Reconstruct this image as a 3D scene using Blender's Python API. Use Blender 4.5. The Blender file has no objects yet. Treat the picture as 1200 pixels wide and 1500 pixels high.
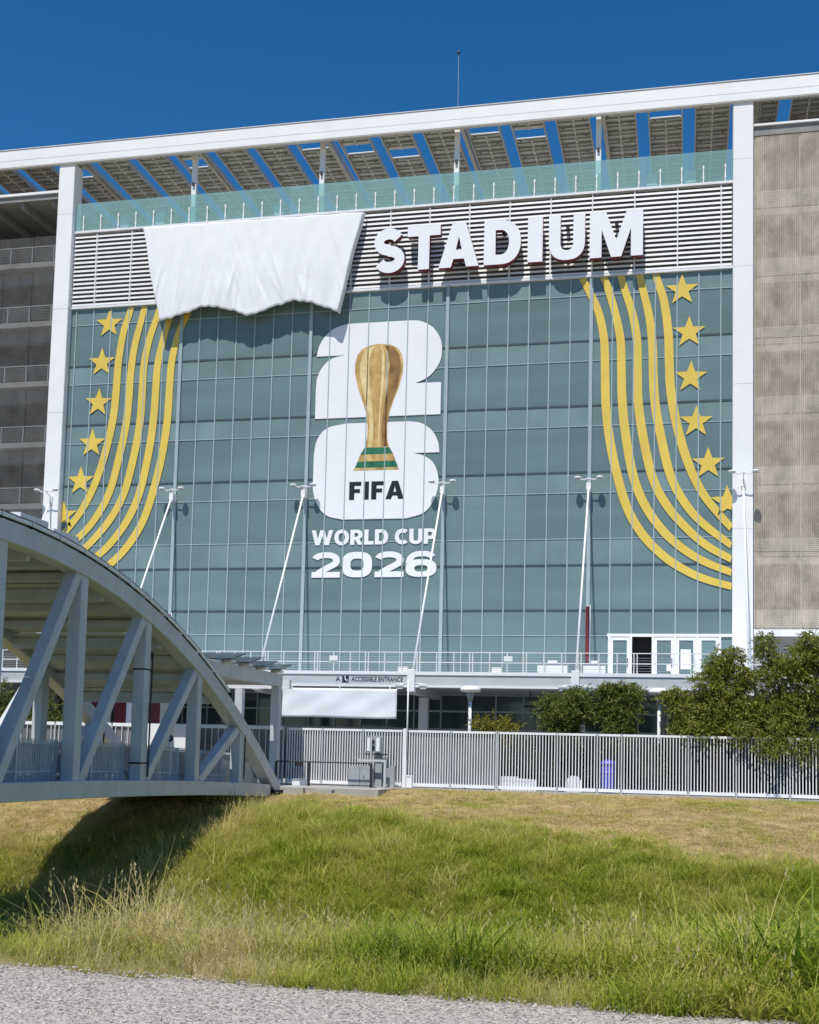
import bpy, bmesh, math, random
import numpy as np
from mathutils import Vector, Matrix, Euler
random.seed(7); rng = np.random.default_rng(11)
scene = bpy.context.scene
C = scene.collection
R = math.radians

# ------------------------------------------------------------------ camera
cam = bpy.data.cameras.new('camera'); camo = bpy.data.objects.new('camera', cam); C.objects.link(camo)
YAW, PITCH, ROLL = -0.2245, 0.0843, 0.0245
fw = Vector((math.sin(YAW)*math.cos(PITCH), math.cos(YAW)*math.cos(PITCH), math.sin(PITCH)))
r0 = Vector((math.cos(YAW), -math.sin(YAW), 0)); u0 = r0.cross(fw)
rr = r0*math.cos(ROLL)+u0*math.sin(ROLL); uu = -r0*math.sin(ROLL)+u0*math.cos(ROLL)
CAM = Vector((38.9248, -68.1124, 1.6))
camo.matrix_world = Matrix(((rr.x, uu.x, -fw.x, CAM.x), (rr.y, uu.y, -fw.y, CAM.y), (rr.z, uu.z, -fw.z, CAM.z), (0, 0, 0, 1)))
cam.sensor_fit = 'VERTICAL'; cam.sensor_height = 36; cam.sensor_width = 36
cam.lens = 1772.59/1500*36; cam.shift_y = 201.85/1500
cam.clip_start = .1; cam.clip_end = 8000
scene.camera = camo

# ------------------------------------------------------------------ world, sun, exposure
SUN_EL = R(63); SUN_DX = 0.07
world = bpy.data.worlds.new('World'); scene.world = world; world.use_nodes = True
wn = world.node_tree.nodes; wl = world.node_tree.links
bg = wn['Background']; sky = wn.new('ShaderNodeTexSky'); sky.sky_type = 'NISHITA'
sky.sun_disc = False; sky.sun_elevation = SUN_EL; sky.sun_rotation = math.pi
sky.altitude = 600; sky.air_density = 1.0; sky.dust_density = 0.05; sky.ozone_density = 4.5
hsv = wn.new('ShaderNodeHueSaturation'); hsv.inputs['Saturation'].default_value = 1.31   # deep clear-day blue
wl.new(sky.outputs[0], hsv.inputs['Color']); wl.new(hsv.outputs[0], bg.inputs[0]); bg.inputs[1].default_value = 0.112
sl = bpy.data.lights.new('sun', 'SUN'); sl.energy = 5.0; sl.angle = R(.53); sl.color = (1, .955, .88)
so = bpy.data.objects.new('sun', sl); C.objects.link(so)
so.rotation_euler = Vector((SUN_DX, math.cos(SUN_EL), -math.sin(SUN_EL))).to_track_quat('-Z', 'Y').to_euler()
so.location = (20, -80, 120)
scene.view_settings.view_transform = 'Standard'; scene.view_settings.look = 'None'
scene.view_settings.gamma = 1; scene.view_settings.exposure = 0.05
scene.render.engine = 'CYCLES'
scene.cycles.transparent_max_bounces = 24

# ------------------------------------------------------------------ materials
MATS = {}
def mat(name, col, rough=.6, var=.08, scale=3.0, metal=0, bump=0, bscale=40, spec=.5, objvar=0, detail=5, stretch=None, col2=None):
    m = bpy.data.materials.new(name); m.use_nodes = True
    n = m.node_tree.nodes; l = m.node_tree.links; b = n['Principled BSDF']
    b.inputs['Roughness'].default_value = rough; b.inputs['Metallic'].default_value = metal
    b.inputs['Specular IOR Level'].default_value = spec
    g = n.new('ShaderNodeNewGeometry')
    mp = n.new('ShaderNodeMapping'); l.new(g.outputs['Position'], mp.inputs['Vector'])
    if stretch: mp.inputs['Scale'].default_value = stretch
    t = n.new('ShaderNodeTexNoise'); t.inputs['Scale'].default_value = scale; t.inputs['Detail'].default_value = detail
    l.new(mp.outputs[0], t.inputs['Vector'])
    rp = n.new('ShaderNodeMapRange'); rp.inputs[1].default_value = .3; rp.inputs[2].default_value = .7
    l.new(t.outputs['Fac'], rp.inputs[0])
    mx = n.new('ShaderNodeMix'); mx.data_type = 'RGBA'
    c2 = col2 if col2 else tuple(min(1, c*(1+var)) for c in col); c1 = col if col2 else tuple(c*(1-var) for c in col)
    mx.inputs['A'].default_value = (*c1, 1); mx.inputs['B'].default_value = (*c2, 1)
    l.new(rp.outputs[0], mx.inputs['Factor'])
    out = mx.outputs['Result']
    if objvar:
        oi = n.new('ShaderNodeObjectInfo'); mr = n.new('ShaderNodeMapRange')
        mr.inputs[3].default_value = 1-objvar; mr.inputs[4].default_value = 1+objvar
        l.new(oi.outputs['Random'], mr.inputs[0])
        vm = n.new('ShaderNodeVectorMath'); vm.operation = 'SCALE'
        l.new(out, vm.inputs[0]); l.new(mr.outputs[0], vm.inputs['Scale']); out = vm.outputs[0]
    l.new(out, b.inputs['Base Color'])
    if bump:
        t2 = n.new('ShaderNodeTexNoise'); t2.inputs['Scale'].default_value = bscale; t2.inputs['Detail'].default_value = 4
        l.new(mp.outputs[0], t2.inputs['Vector'])
        bp = n.new('ShaderNodeBump'); bp.inputs['Strength'].default_value = bump; bp.inputs['Distance'].default_value = .05
        l.new(t2.outputs['Fac'], bp.inputs['Height']); l.new(bp.outputs[0], b.inputs['Normal'])
    MATS[name] = m
    return m
M_white = mat('white_paint', (.80, .80, .81), .45, .04, .6)
M_white2 = mat('white_metal', (.74, .75, .77), .4, .06, 2)
M_offw = mat('grey_painted_steel', (.50, .52, .54), .5, .07, 1.2)
M_bridge = mat('bridge_paint', (.52, .545, .57), .42, .10, 1.6, stretch=(1, 1, .5), detail=8)
M_bridge2 = mat('bridge_railing_paint', (.50, .53, .56), .5, .06, 2)
M_mull = mat('mullion_metal', (.33, .41, .44), .4, .05, 2)
M_trans = mat('transom_dark', (.045, .07, .08), .5, .1, 2)
M_pane = mat('facade_glass', (.142, .212, .220), .08, .13, .45, objvar=.11, detail=4, stretch=(.22, 1, 1.5), spec=.25)
M_span = mat('spandrel_glass', (.168, .245, .252), .10, .14, .35, objvar=.08, detail=3, spec=.22)
M_louv = mat('louvre_metal', (.72, .72, .73), .45, .05, 2)
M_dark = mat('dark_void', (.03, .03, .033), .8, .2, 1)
M_lback = mat('louvre_backing', (.11, .105, .105), .8, .2, 1)
M_conc = mat('concrete', (.36, .35, .33), .85, .12, 1.3, bump=.3, bscale=18)
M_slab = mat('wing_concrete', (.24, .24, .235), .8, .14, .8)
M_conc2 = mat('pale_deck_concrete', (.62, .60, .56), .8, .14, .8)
M_wingin = mat('wing_interior', (.46, .46, .45), .85, .2, .35, stretch=(1.5, 1, .5))
M_rail = mat('rail_metal', (.30, .31, .31), .45, .05, 3)
M_sol = mat('solar_underside', (.68, .66, .62), .7, .16, 2.2)
M_purlin = mat('purlin_steel', (.33, .32, .30), .6, .15, 2)
M_soltop = mat('solar_cells', (.02, .025, .04), .15, .2, 2)
M_steel = mat('canopy_steel', (.52, .50, .47), .5, .08, 1)
M_gold = mat('gold_vinyl', (.70, .51, .085), .38, .07, .7)
M_vinyl = mat('white_vinyl', (.80, .80, .84), .35, .03, .8)
M_black = mat('black_vinyl', (.012, .013, .018), .4, .2, 2)
M_trg = mat('print_gold', (.34, .185, .045), .32, .5, 1.5, col2=(.70, .49, .19), detail=5, stretch=(1.3, 1, .9))
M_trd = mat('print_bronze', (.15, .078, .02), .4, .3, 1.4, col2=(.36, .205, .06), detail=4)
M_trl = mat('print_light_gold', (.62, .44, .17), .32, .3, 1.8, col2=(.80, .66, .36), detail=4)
M_trgr = mat('print_green', (.012, .10, .055), .4, .3, 1.4, col2=(.03, .2, .11), stretch=(2, 1, .3))
M_cloth = mat('white_cloth', (.76, .77, .80), .8, .03, 1.5, spec=.15)
M_letter = mat('letter_face', (.80, .81, .86), .4, .02, 1)
M_lred = mat('letter_return_red', (.16, .02, .025), .5, .15, 2)
M_red = mat('red_fabric', (.13, .010, .016), .6, .25, 1.2)
M_blue = mat('blue_plastic', (.10, .11, .62), .4, .1, 2)
M_bmetal = mat('black_metal', (.018, .018, .02), .5, .2, 3)
M_gmetal = mat('grey_cabinet', (.33, .35, .36), .5, .12, 2)
M_storeg = mat('ground_floor_glass', (.045, .07, .078), .08, .35, .4, objvar=.25, detail=3)
M_rubber = mat('black_rubber', (.012, .012, .012), .7, .2, 3)
M_navy = mat('navy_panel', (.015, .016, .05), .5, .2, 1)
M_bark = mat('bark', (.16, .12, .09), .9, .3, 6, bump=.5, bscale=20)
M_plaza = mat('plaza_concrete', (.36, .35, .34), .85, .1, .6, bump=.2, bscale=12)

def bal_glass():
    m = bpy.data.materials.new('balustrade_glass'); m.use_nodes = True
    n = m.node_tree.nodes; l = m.node_tree.links; out = n['Material Output']; b = n['Principled BSDF']
    b.inputs['Base Color'].default_value = (.40, .60, .60, 1); b.inputs['Roughness'].default_value = .12
    t = n.new('ShaderNodeBsdfTransparent'); t.inputs[0].default_value = (.74, .91, .90, 1)
    mx = n.new('ShaderNodeMixShader'); mx.inputs[0].default_value = .50
    oi = n.new('ShaderNodeObjectInfo'); mr = n.new('ShaderNodeMapRange'); mr.inputs[3].default_value = .30; mr.inputs[4].default_value = .37
    l.new(oi.outputs['Random'], mr.inputs[0]); l.new(mr.outputs[0], mx.inputs[0])
    l.new(t.outputs[0], mx.inputs[1]); l.new(b.outputs[0], mx.inputs[2]); l.new(mx.outputs[0], out.inputs[0])
    return m
M_bal = bal_glass()
def mesh_screen(name, col, fac, stripes):
    # perforated sheet / woven mesh: fine vertical ribs, partly see-through
    m = bpy.data.materials.new(name); m.use_nodes = True
    n = m.node_tree.nodes; l = m.node_tree.links; out = n['Material Output']; b = n['Principled BSDF']
    b.inputs['Roughness'].default_value = .6
    g = n.new('ShaderNodeNewGeometry'); sx = n.new('ShaderNodeSeparateXYZ'); l.new(g.outputs['Position'], sx.inputs[0])
    w = n.new('ShaderNodeMath'); w.operation = 'MULTIPLY'; w.inputs[1].default_value = stripes; l.new(sx.outputs[0], w.inputs[0])
    s = n.new('ShaderNodeMath'); s.operation = 'SINE'; l.new(w.outputs[0], s.inputs[0])
    mp = n.new('ShaderNodeMapping'); mp.inputs['Scale'].default_value = (.9, 1, .6); l.new(g.outputs['Position'], mp.inputs[0])
    t = n.new('ShaderNodeTexNoise'); t.inputs['Scale'].default_value = 1.1; t.inputs['Detail'].default_value = 8; t.inputs['Roughness'].default_value = .65; l.new(mp.outputs[0], t.inputs['Vector'])
    tr_ = n.new('ShaderNodeMapRange'); tr_.inputs[1].default_value = .32; tr_.inputs[2].default_value = .68; l.new(t.outputs['Fac'], tr_.inputs[0])
    mx = n.new('ShaderNodeMix'); mx.data_type = 'RGBA'
    mx.inputs['A'].default_value = (*[c*.62 for c in col], 1); mx.inputs['B'].default_value = (*[min(1, c*1.3) for c in col], 1)
    l.new(tr_.outputs[0], mx.inputs['Factor']); l.new(mx.outputs['Result'], b.inputs['Base Color'])
    tr = n.new('ShaderNodeBsdfTransparent')
    f = n.new('ShaderNodeMapRange'); f.inputs[1].default_value = -1; f.inputs[2].default_value = 1
    f.inputs[3].default_value = fac*.75; f.inputs[4].default_value = fac*1.25; l.new(s.outputs[0], f.inputs[0])
    ms = n.new('ShaderNodeMixShader'); l.new(f.outputs[0], ms.inputs[0]); l.new(tr.outputs[0], ms.inputs[1]); l.new(b.outputs[0], ms.inputs[2])
    l.new(ms.outputs[0], out.inputs[0])
    return m
M_screen = mesh_screen('perforated_screen', (.62, .54, .44), .38, 55)
M_dscreen = mesh_screen('dark_deck_mesh', (.20, .20, .195), .15, 70)
M_gauze = mesh_screen('grey_gauze', (.21, .215, .22), .66, 90)

M_infill = mesh_screen('railing_infill_mesh', (.50, .53, .56), .62, 200)
def leaf_mat(name, c1, c2, c3, trans=.3):
    m = bpy.data.materials.new(name); m.use_nodes = True
    n = m.node_tree.nodes; l = m.node_tree.links; out = n['Material Output']; b = n['Principled BSDF']
    b.inputs['Roughness'].default_value = .5; b.inputs['Specular IOR Level'].default_value = .35
    g = n.new('ShaderNodeNewGeometry'); cr = n.new('ShaderNodeValToRGB')
    cr.color_ramp.elements[0].color = (*c1, 1); cr.color_ramp.elements[1].color = (*c3, 1)
    e = cr.color_ramp.elements.new(.55); e.color = (*c2, 1)
    l.new(g.outputs['Random Per Island'], cr.inputs[0]); l.new(cr.outputs[0], b.inputs['Base Color'])
    t = n.new('ShaderNodeBsdfTranslucent'); l.new(cr.outputs[0], t.inputs[0])
    mx = n.new('ShaderNodeMixShader'); mx.inputs[0].default_value = trans
    l.new(b.outputs[0], mx.inputs[1]); l.new(t.outputs[0], mx.inputs[2]); l.new(mx.outputs[0], out.inputs[0])
    return m
M_leaf = leaf_mat('olive_leaf', (.105, .135, .014), (.185, .215, .028), (.33, .32, .07))
M_leafd = leaf_mat('dark_leaf', (.060, .095, .014), (.12, .155, .024), (.22, .235, .05))
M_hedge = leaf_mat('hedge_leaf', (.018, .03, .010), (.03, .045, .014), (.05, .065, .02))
M_leafy = leaf_mat('yellow_leaf', (.10, .115, .012), (.19, .185, .018), (.34, .28, .03))
def grass_mat(name, cols, trans=.45):
    m = bpy.data.materials.new(name); m.use_nodes = True
    n = m.node_tree.nodes; l = m.node_tree.links; out = n['Material Output']; b = n['Principled BSDF']
    b.inputs['Roughness'].default_value = .55; b.inputs['Specular IOR Level'].default_value = .3
    a = n.new('ShaderNodeAttribute'); a.attribute_type = 'INSTANCER'; a.attribute_name = 'tint'
    g = n.new('ShaderNodeNewGeometry')
    ad = n.new('ShaderNodeMath'); ad.operation = 'MULTIPLY_ADD'; ad.inputs[1].default_value = .34
    sb = n.new('ShaderNodeMath'); sb.operation = 'SUBTRACT'; sb.inputs[1].default_value = .5; l.new(g.outputs['Random Per Island'], sb.inputs[0])
    l.new(sb.outputs[0], ad.inputs[0]); l.new(a.outputs['Fac'], ad.inputs[2])
    cr = n.new('ShaderNodeValToRGB'); el = cr.color_ramp.elements
    el[0].color = (*cols[0], 1); el[1].color = (*cols[-1], 1)
    for i, c in enumerate(cols[1:-1]):
        e = el.new((i+1)/(len(cols)-1)); e.color = (*c, 1)
    l.new(ad.outputs[0], cr.inputs[0]); l.new(cr.outputs[0], b.inputs['Base Color'])
    t = n.new('ShaderNodeBsdfTranslucent'); l.new(cr.outputs[0], t.inputs[0])
    mx = n.new('ShaderNodeMixShader'); mx.inputs[0].default_value = trans
    l.new(b.outputs[0], mx.inputs[1]); l.new(t.outputs[0], mx.inputs[2]); l.new(mx.outputs[0], out.inputs[0])
    return m
GRASSCOL = [(.10, .165, .012), (.235, .325, .026), (.40, .455, .055), (.53, .49, .13), (.64, .52, .25), (.72, .60, .35)]
M_grass = grass_mat('grass_blades', GRASSCOL)

# ------------------------------------------------------------------ mesh helpers
class MB:
    def __init__(s): s.v = []; s.f = []; s.m = []
    def box(s, x0, x1, y0, y1, z0, z1, mi=0):
        b = len(s.v)
        s.v += [(x0, y0, z0), (x1, y0, z0), (x1, y1, z0), (x0, y1, z0), (x0, y0, z1), (x1, y0, z1), (x1, y1, z1), (x0, y1, z1)]
        for q in ((0, 3, 2, 1), (4, 5, 6, 7), (0, 1, 5, 4), (1, 2, 6, 5), (2, 3, 7, 6), (3, 0, 4, 7)):
            s.f.append(tuple(b+i for i in q)); s.m.append(mi)
        return s
    def bar(s, p, q, w, h=None, up=(0, 0, 1), mi=0):
        h = h or w; p = Vector(p); q = Vector(q); d = (q-p).normalized(); up = Vector(up)
        if abs(d.dot(up)) > .98: up = Vector((1, 0, 0))
        a = d.cross(up).normalized()*(w/2); c = a.normalized().cross(d).normalized()*(h/2)
        b = len(s.v)
        for P in (p, q):
            for i, j in ((-1, -1), (1, -1), (1, 1), (-1, 1)): s.v.append(tuple(P+a*i+c*j))
        for k in range(4): s.f.append((b+k, b+(k+1) % 4, b+4+(k+1) % 4, b+4+k)); s.m.append(mi)
        s.f.append((b+3, b+2, b+1, b)); s.m.append(mi); s.f.append((b+4, b+5, b+6, b+7)); s.m.append(mi)
        return s
    def tube(s, pts, rad, n=8, mi=0, cap=True):
        pts = [Vector(p) for p in pts]
        rad = rad if isinstance(rad, (list, tuple)) else [rad]*len(pts)
        base = len(s.v); prev = None
        for i, p in enumerate(pts):
            d = (pts[min(i+1, len(pts)-1)]-pts[max(i-1, 0)]).normalized()
            if prev is None: a = d.orthogonal().normalized()
            else: a = (prev-d*prev.dot(d)).normalized()
            prev = a; c = d.cross(a)
            for k in range(n):
                t = 2*math.pi*k/n; s.v.append(tuple(p+(a*math.cos(t)+c*math.sin(t))*rad[i]))
        for i in range(len(pts)-1):
            for k in range(n):
                s.f.append((base+i*n+k, base+i*n+(k+1) % n, base+(i+1)*n+(k+1) % n, base+(i+1)*n+k)); s.m.append(mi)
        if cap:
            s.f.append(tuple(base+k for k in reversed(range(n)))); s.m.append(mi)
            e = base+(len(pts)-1)*n; s.f.append(tuple(e+k for k in range(n))); s.m.append(mi)
        return s
    def lathe(s, prof, c=(0, 0, 0), n=16, mi=0):
        base = len(s.v)
        for r_, z in prof:
            for k in range(n):
                t = 2*math.pi*k/n; s.v.append((c[0]+r_*math.cos(t), c[1]+r_*math.sin(t), c[2]+z))
        for i in range(len(prof)-1):
            for k in range(n):
                s.f.append((base+i*n+k, base+i*n+(k+1) % n, base+(i+1)*n+(k+1) % n, base+(i+1)*n+k)); s.m.append(mi)
        s.f.append(tuple(base+k for k in reversed(range(n)))); s.m.append(mi)
        e = base+(len(prof)-1)*n; s.f.append(tuple(e+k for k in range(n))); s.m.append(mi)
        return s
    def prism(s, poly, y0, y1, mi=0, mside=None):
        # polygon given in (x, z), extruded from y0 (front) to y1
        b = len(s.v); n = len(poly); mside = mi if mside is None else mside
        s.v += [(x, y0, z) for x, z in poly]+[(x, y1, z) for x, z in poly]
        s.f.append(tuple(b+i for i in range(n))); s.m.append(mi)
        s.f.append(tuple(b+n+i for i in reversed(range(n)))); s.m.append(mside)
        for i in range(n):
            j = (i+1) % n; s.f.append((b+i, b+n+i, b+n+j, b+j)); s.m.append(mside)
        return s
    def mesh(s, name, off=(0, 0, 0)):
        me = bpy.data.meshes.new(name)
        me.from_pydata([(v[0]-off[0], v[1]-off[1], v[2]-off[2]) for v in s.v], [], s.f)
        me.polygons.foreach_set('material_index', s.m)
        return me
def fix(me):
    bm = bmesh.new(); bm.from_mesh(me); bmesh.ops.recalc_face_normals(bm, faces=bm.faces); bm.to_mesh(me); bm.free()
    return me
def smooth(me):
    me.polygons.foreach_set('use_smooth', [True]*len(me.polygons)); return me
def bevel(o, w, seg=1):
    md = o.modifiers.new('bevel', 'BEVEL'); md.width = w; md.segments = seg; md.limit_method = 'ANGLE'; return o

class Thing:
    def __init__(s, name, label, cat, loc=(0, 0, 0), group=None):
        s.o = bpy.data.objects.new(name, None); C.objects.link(s.o); s.loc = tuple(loc); s.o.location = loc
        s.o.empty_display_size = .2
        s.o['label'] = label; s.o['category'] = cat
        if group: s.o['group'] = group
    def part(s, name, mb, m, parent=None, label=None, kind=None, sm=False):
        me = fix(mb.mesh(name, s.loc)) if isinstance(mb, MB) else mb
        if sm: smooth(me)
        for k in (m if isinstance(m, (list, tuple)) else [m]): me.materials.append(k)
        o = bpy.data.objects.new(name, me); C.objects.link(o); o.parent = parent or s.o
        if label: o['label'] = label
        if kind: o['kind'] = kind
        return o
    def inst(s, name, me, at, parent=None, rot=None, label=None):
        o = bpy.data.objects.new(name, me); C.objects.link(o); o.parent = parent or s.o
        o.location = Vector(at)-Vector(s.loc)
        if rot: o.rotation_euler = rot
        if label: o['label'] = label
        return o
def single(name, mb, m, label=None, cat=None, group=None, kind=None, sm=False, loc=(0, 0, 0)):
    me = fix(mb.mesh(name, loc)) if isinstance(mb, MB) else mb
    if sm: smooth(me)
    for k in (m if isinstance(m, (list, tuple)) else [m]): me.materials.append(k)
    o = bpy.data.objects.new(name, me); C.objects.link(o); o.location = loc
    if label: o['label'] = label
    if cat: o['category'] = cat
    if group: o['group'] = group
    if kind: o['kind'] = kind
    return o
def withmat(me, *ms):
    for k in ms: me.materials.append(k)
    return me
def loops_mesh(name, loops, depth, y_front, mats, off=(0, 0, 0)):
    # filled outlines with holes (x, z), thickness depth, front face at y_front; material 0 front/back, 1 sides
    cu = bpy.data.curves.new(name, 'CURVE'); cu.dimensions = '2D'; cu.fill_mode = 'BOTH'; cu.extrude = depth/2
    for lp in loops:
        sp = cu.splines.new('POLY'); sp.points.add(len(lp)-1); sp.use_cyclic_u = True
        for p, (x, z) in zip(sp.points, lp): p.co = (x, z, 0, 1)
    ob = bpy.data.objects.new(name, cu); me = bpy.data.meshes.new_from_object(ob)
    bpy.data.objects.remove(ob); bpy.data.curves.remove(cu)
    me.name = name
    for v in me.vertices:
        x, z, d = v.co; v.co = (x-off[0], y_front+depth/2-d-off[1], z-off[2])
    bm = bmesh.new(); bm.from_mesh(me); bmesh.ops.remove_doubles(bm, verts=bm.verts, dist=1e-4)
    bmesh.ops.recalc_face_normals(bm, faces=bm.faces); bm.to_mesh(me); bm.free()
    me.materials.clear()
    for k in mats: me.materials.append(k)
    for p in me.polygons: p.material_index = 0 if (abs(p.normal.y) > .7 or len(mats) < 2) else 1
    return me
def catmull(pts, n=8):
    pts = [Vector(p) for p in pts]; P = [pts[0]*2-pts[1]]+pts+[pts[-1]*2-pts[-2]]; out = []
    for i in range(1, len(P)-2):
        for k in range(n):
            t = k/n; a, b, c, d = P[i-1:i+3]
            out.append(.5*((2*b)+(c-a)*t+(2*a-5*b+4*c-d)*t*t+(3*b-a-3*c+d)*t**3))
    out.append(P[-2]); return out
def stroke(pts, w):
    pts = [Vector(p) for p in pts]; L = []; Rr = []
    for i, p in enumerate(pts):
        d = (pts[min(i+1, len(pts)-1)]-pts[max(i-1, 0)]).normalized(); nrm = Vector((-d.y, d.x))
        ww = w[i] if isinstance(w, list) else w
        L.append(tuple(p+nrm*ww/2)); Rr.append(tuple(p-nrm*ww/2))
    return L+Rr[::-1]
def arc(cx, cy, rx, ry, a0, a1, n=14, e=1.0):
    out = []
    for k in range(n+1):
        t = R(a0+(a1-a0)*k/n); c, s_ = math.cos(t), math.sin(t)
        out.append((cx+rx*math.copysign(abs(c)**e, c), cy+ry*math.copysign(abs(s_)**e, s_)))
    return out
def glyph(ch):
    # heavy sans outlines, cap height 1: returns (width, loops)
    w = .27
    if ch == 'I': return .28, [[(0, 0), (.28, 0), (.28, 1), (0, 1)]]
    if ch == 'T': return .80, [[(.265, 0), (.535, 0), (.535, .77), (.80, .77), (.80, 1), (0, 1), (0, .77), (.265, .77)]]
    if ch == 'L': return .60, [[(0, 0), (.60, 0), (.60, .23), (.27, .23), (.27, 1), (0, 1)]]
    if ch == 'F': return .62, [[(0, 0), (.27, 0), (.27, .38), (.56, .38), (.56, .60), (.27, .60), (.27, .77), (.62, .77), (.62, 1), (0, 1)]]
    if ch == 'A': return .94, [[(0, 0), (.29, 0), (.345, .19), (.595, .19), (.65, 0), (.94, 0), (.63, 1), (.31, 1)], [(.40, .40), (.54, .40), (.47, .70)]]
    if ch == 'D': return .86, [[(0, 0)]+arc(.40, .5, .46, .5, -90, 90, 18, .9)+[(0, 1)], [(.27, .22)]+arc(.38, .5, .205, .28, -90, 90, 14, .9)+[(.27, .78)]]
    if ch == 'O': return .96, [arc(.48, .5, .48, .52, 0, 345, 23, .93), arc(.48, .5, .21, .29, 0, 342, 19, .93)]
    if ch == '0': return 1.0, [arc(.5, .5, .5, .5, 0, 348, 29, .72), arc(.5, .5, .22, .24, 0, 342, 19, .72)]
    if ch == 'U': return .84, [[(0, 1)]+arc(.42, .40, .42, .41, 180, 360, 18, .85)+[(.84, 1), (.57, 1)]+arc(.42, .38, .15, .17, 360, 180, 12, .85)+[(.27, 1)]]
    if ch == 'M': return 1.16, [[(0, 0), (.26, 0), (.26, .62), (.47, 0), (.69, 0), (.90, .62), (.90, 0), (1.16, 0), (1.16, 1), (.80, 1), (.58, .37), (.36, 1), (0, 1)]]
    if ch == 'W': return 1.42, [[(.26, 0), (.55, 0), (.71, .60), (.87, 0), (1.16, 0), (1.42, 1), (1.14, 1), (1.01, .42), (.85, 1), (.57, 1), (.41, .42), (.28, 1), (0, 1)]]
    if ch == 'P': return .78, [[(0, 0), (.27, 0), (.27, .30)]+arc(.44, .65, .34, .35, -90, 90, 14, .9)+[(0, 1)], [(.27, .52)]+arc(.40, .65, .12, .13, -90, 90, 8)+[(.27, .78)]]
    if ch == 'R': return .82, [[(0, 0), (.27, 0), (.27, .30), (.34, .30), (.51, 0), (.82, 0), (.60, .37)]+arc(.44, .67, .345, .33, -55, 90, 14, .9)+[(0, 1)], [(.27, .53)]+arc(.40, .655, .12, .125, -90, 90, 8)+[(.27, .78)]]
    if ch == 'C': return .84, [stroke(arc(.49, .5, .355, .385, 48, 312, 26, .92), .26)]
    if ch == 'S':
        sp = arc(.40, .70, .26, .185, 22, 268, 16)+arc(.42, .30, .27, .185, 88, -158, 16)
        return .80, [stroke(sp, .25)]
    if ch == '2':
        top = arc(.50, .66, .36, .225, 165, -28, 16, .85)
        return 1.0, [stroke(top+[(.70, .46), (.45, .31), (.30, .20), (.22, .12)], .23), [(.04, 0), (.99, 0), (.99, .22), (.04, .22)]]
    if ch == '6':
        o_ = arc(.5, .34, .5, .34, 0, 348, 29, .75); h_ = arc(.5, .33, .215, .125, 0, 342, 19, .75)
        return 1.0, [o_, h_, stroke(arc(.53, .50, .42, .40, 38, 178, 16, .8), .21)]
def text_loops(txt, x0, x1, z0, z1, space=.07, gap=.30):
    adv = []; x = 0
    for i, ch in enumerate(txt):
        if ch == ' ': x += gap; continue
        w, lp = glyph(ch); adv.append((x, lp)); x += w+space
    tot = x-space; k = (x1-x0)/tot; h = z1-z0
    return [[[(x0+(ax+px)*k, z0+pz*h) for px, pz in l_] for l_ in lp] for ax, lp in adv]

# ------------------------------------------------------------------ ground
PY = [-60.2, -59.4, -58.2, -56, -50, -44, -36.7, -34.2, -31.7, -29.3, -25.6, -21.6, -18, -16, -15.2]
PZ = [-.03, -.06, -.26, -1.0, -3.0, -4.5, -4.4, -3.9, -2.7, -1.85, -1.05, -.55, -.17, -.05, -.05]
PYL = [-60.2, -59.4, -58.2, -56, -50, -44, -28.6, -27.6, -26.6, -25.5, -23.7, -22, -18, -16, -15.2]
PZL = [-.03, -.06, -.26, -1.0, -3.0, -4.5, -4.3, -3.5, -2.6, -1.95, -1.25, -.8, -.17, -.05, -.05]
def hash2(x, y, s): return np.sin(x*s*1.3+np.sin(y*s*.9+1.7)*1.4)*np.cos(y*s*1.1+np.sin(x*s*.7)*1.2)
def zt(x, y):
    x = np.asarray(x, float); y = np.asarray(y, float)
    k = np.clip((y+59.5)/2.5, 0, 1)*np.clip((-17.0-y)/2.0, 0, 1)
    dip = np.clip((24-x)/8, 0, 1)*np.clip((-20.5-y)/4, 0, 1)*np.clip((y+36)/6, 0, 1)*.0
    w = np.clip((22.4-x)/6.8, 0, 1)
    pr = np.interp(y, PY, PZ)*(1-w)+np.interp(y, PYL, PZL)*w
    return pr + k*(.10*hash2(x, y, .9)+.05*hash2(x, y, 2.3)+.03*hash2(x+9, y, 5.1)) - dip
def edge_green(x):   # where the mown dry strip gives way to green growth
    return np.interp(x, [12, 17, 20, 24, 26, 29, 32, 34, 37, 39, 41, 43, 48], [-24.9, -24.9, -24.4, -22.3, -23.8, -24.1, -25, -26.1, -27, -27.8, -28.2, -28.3, -28.3])
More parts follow.
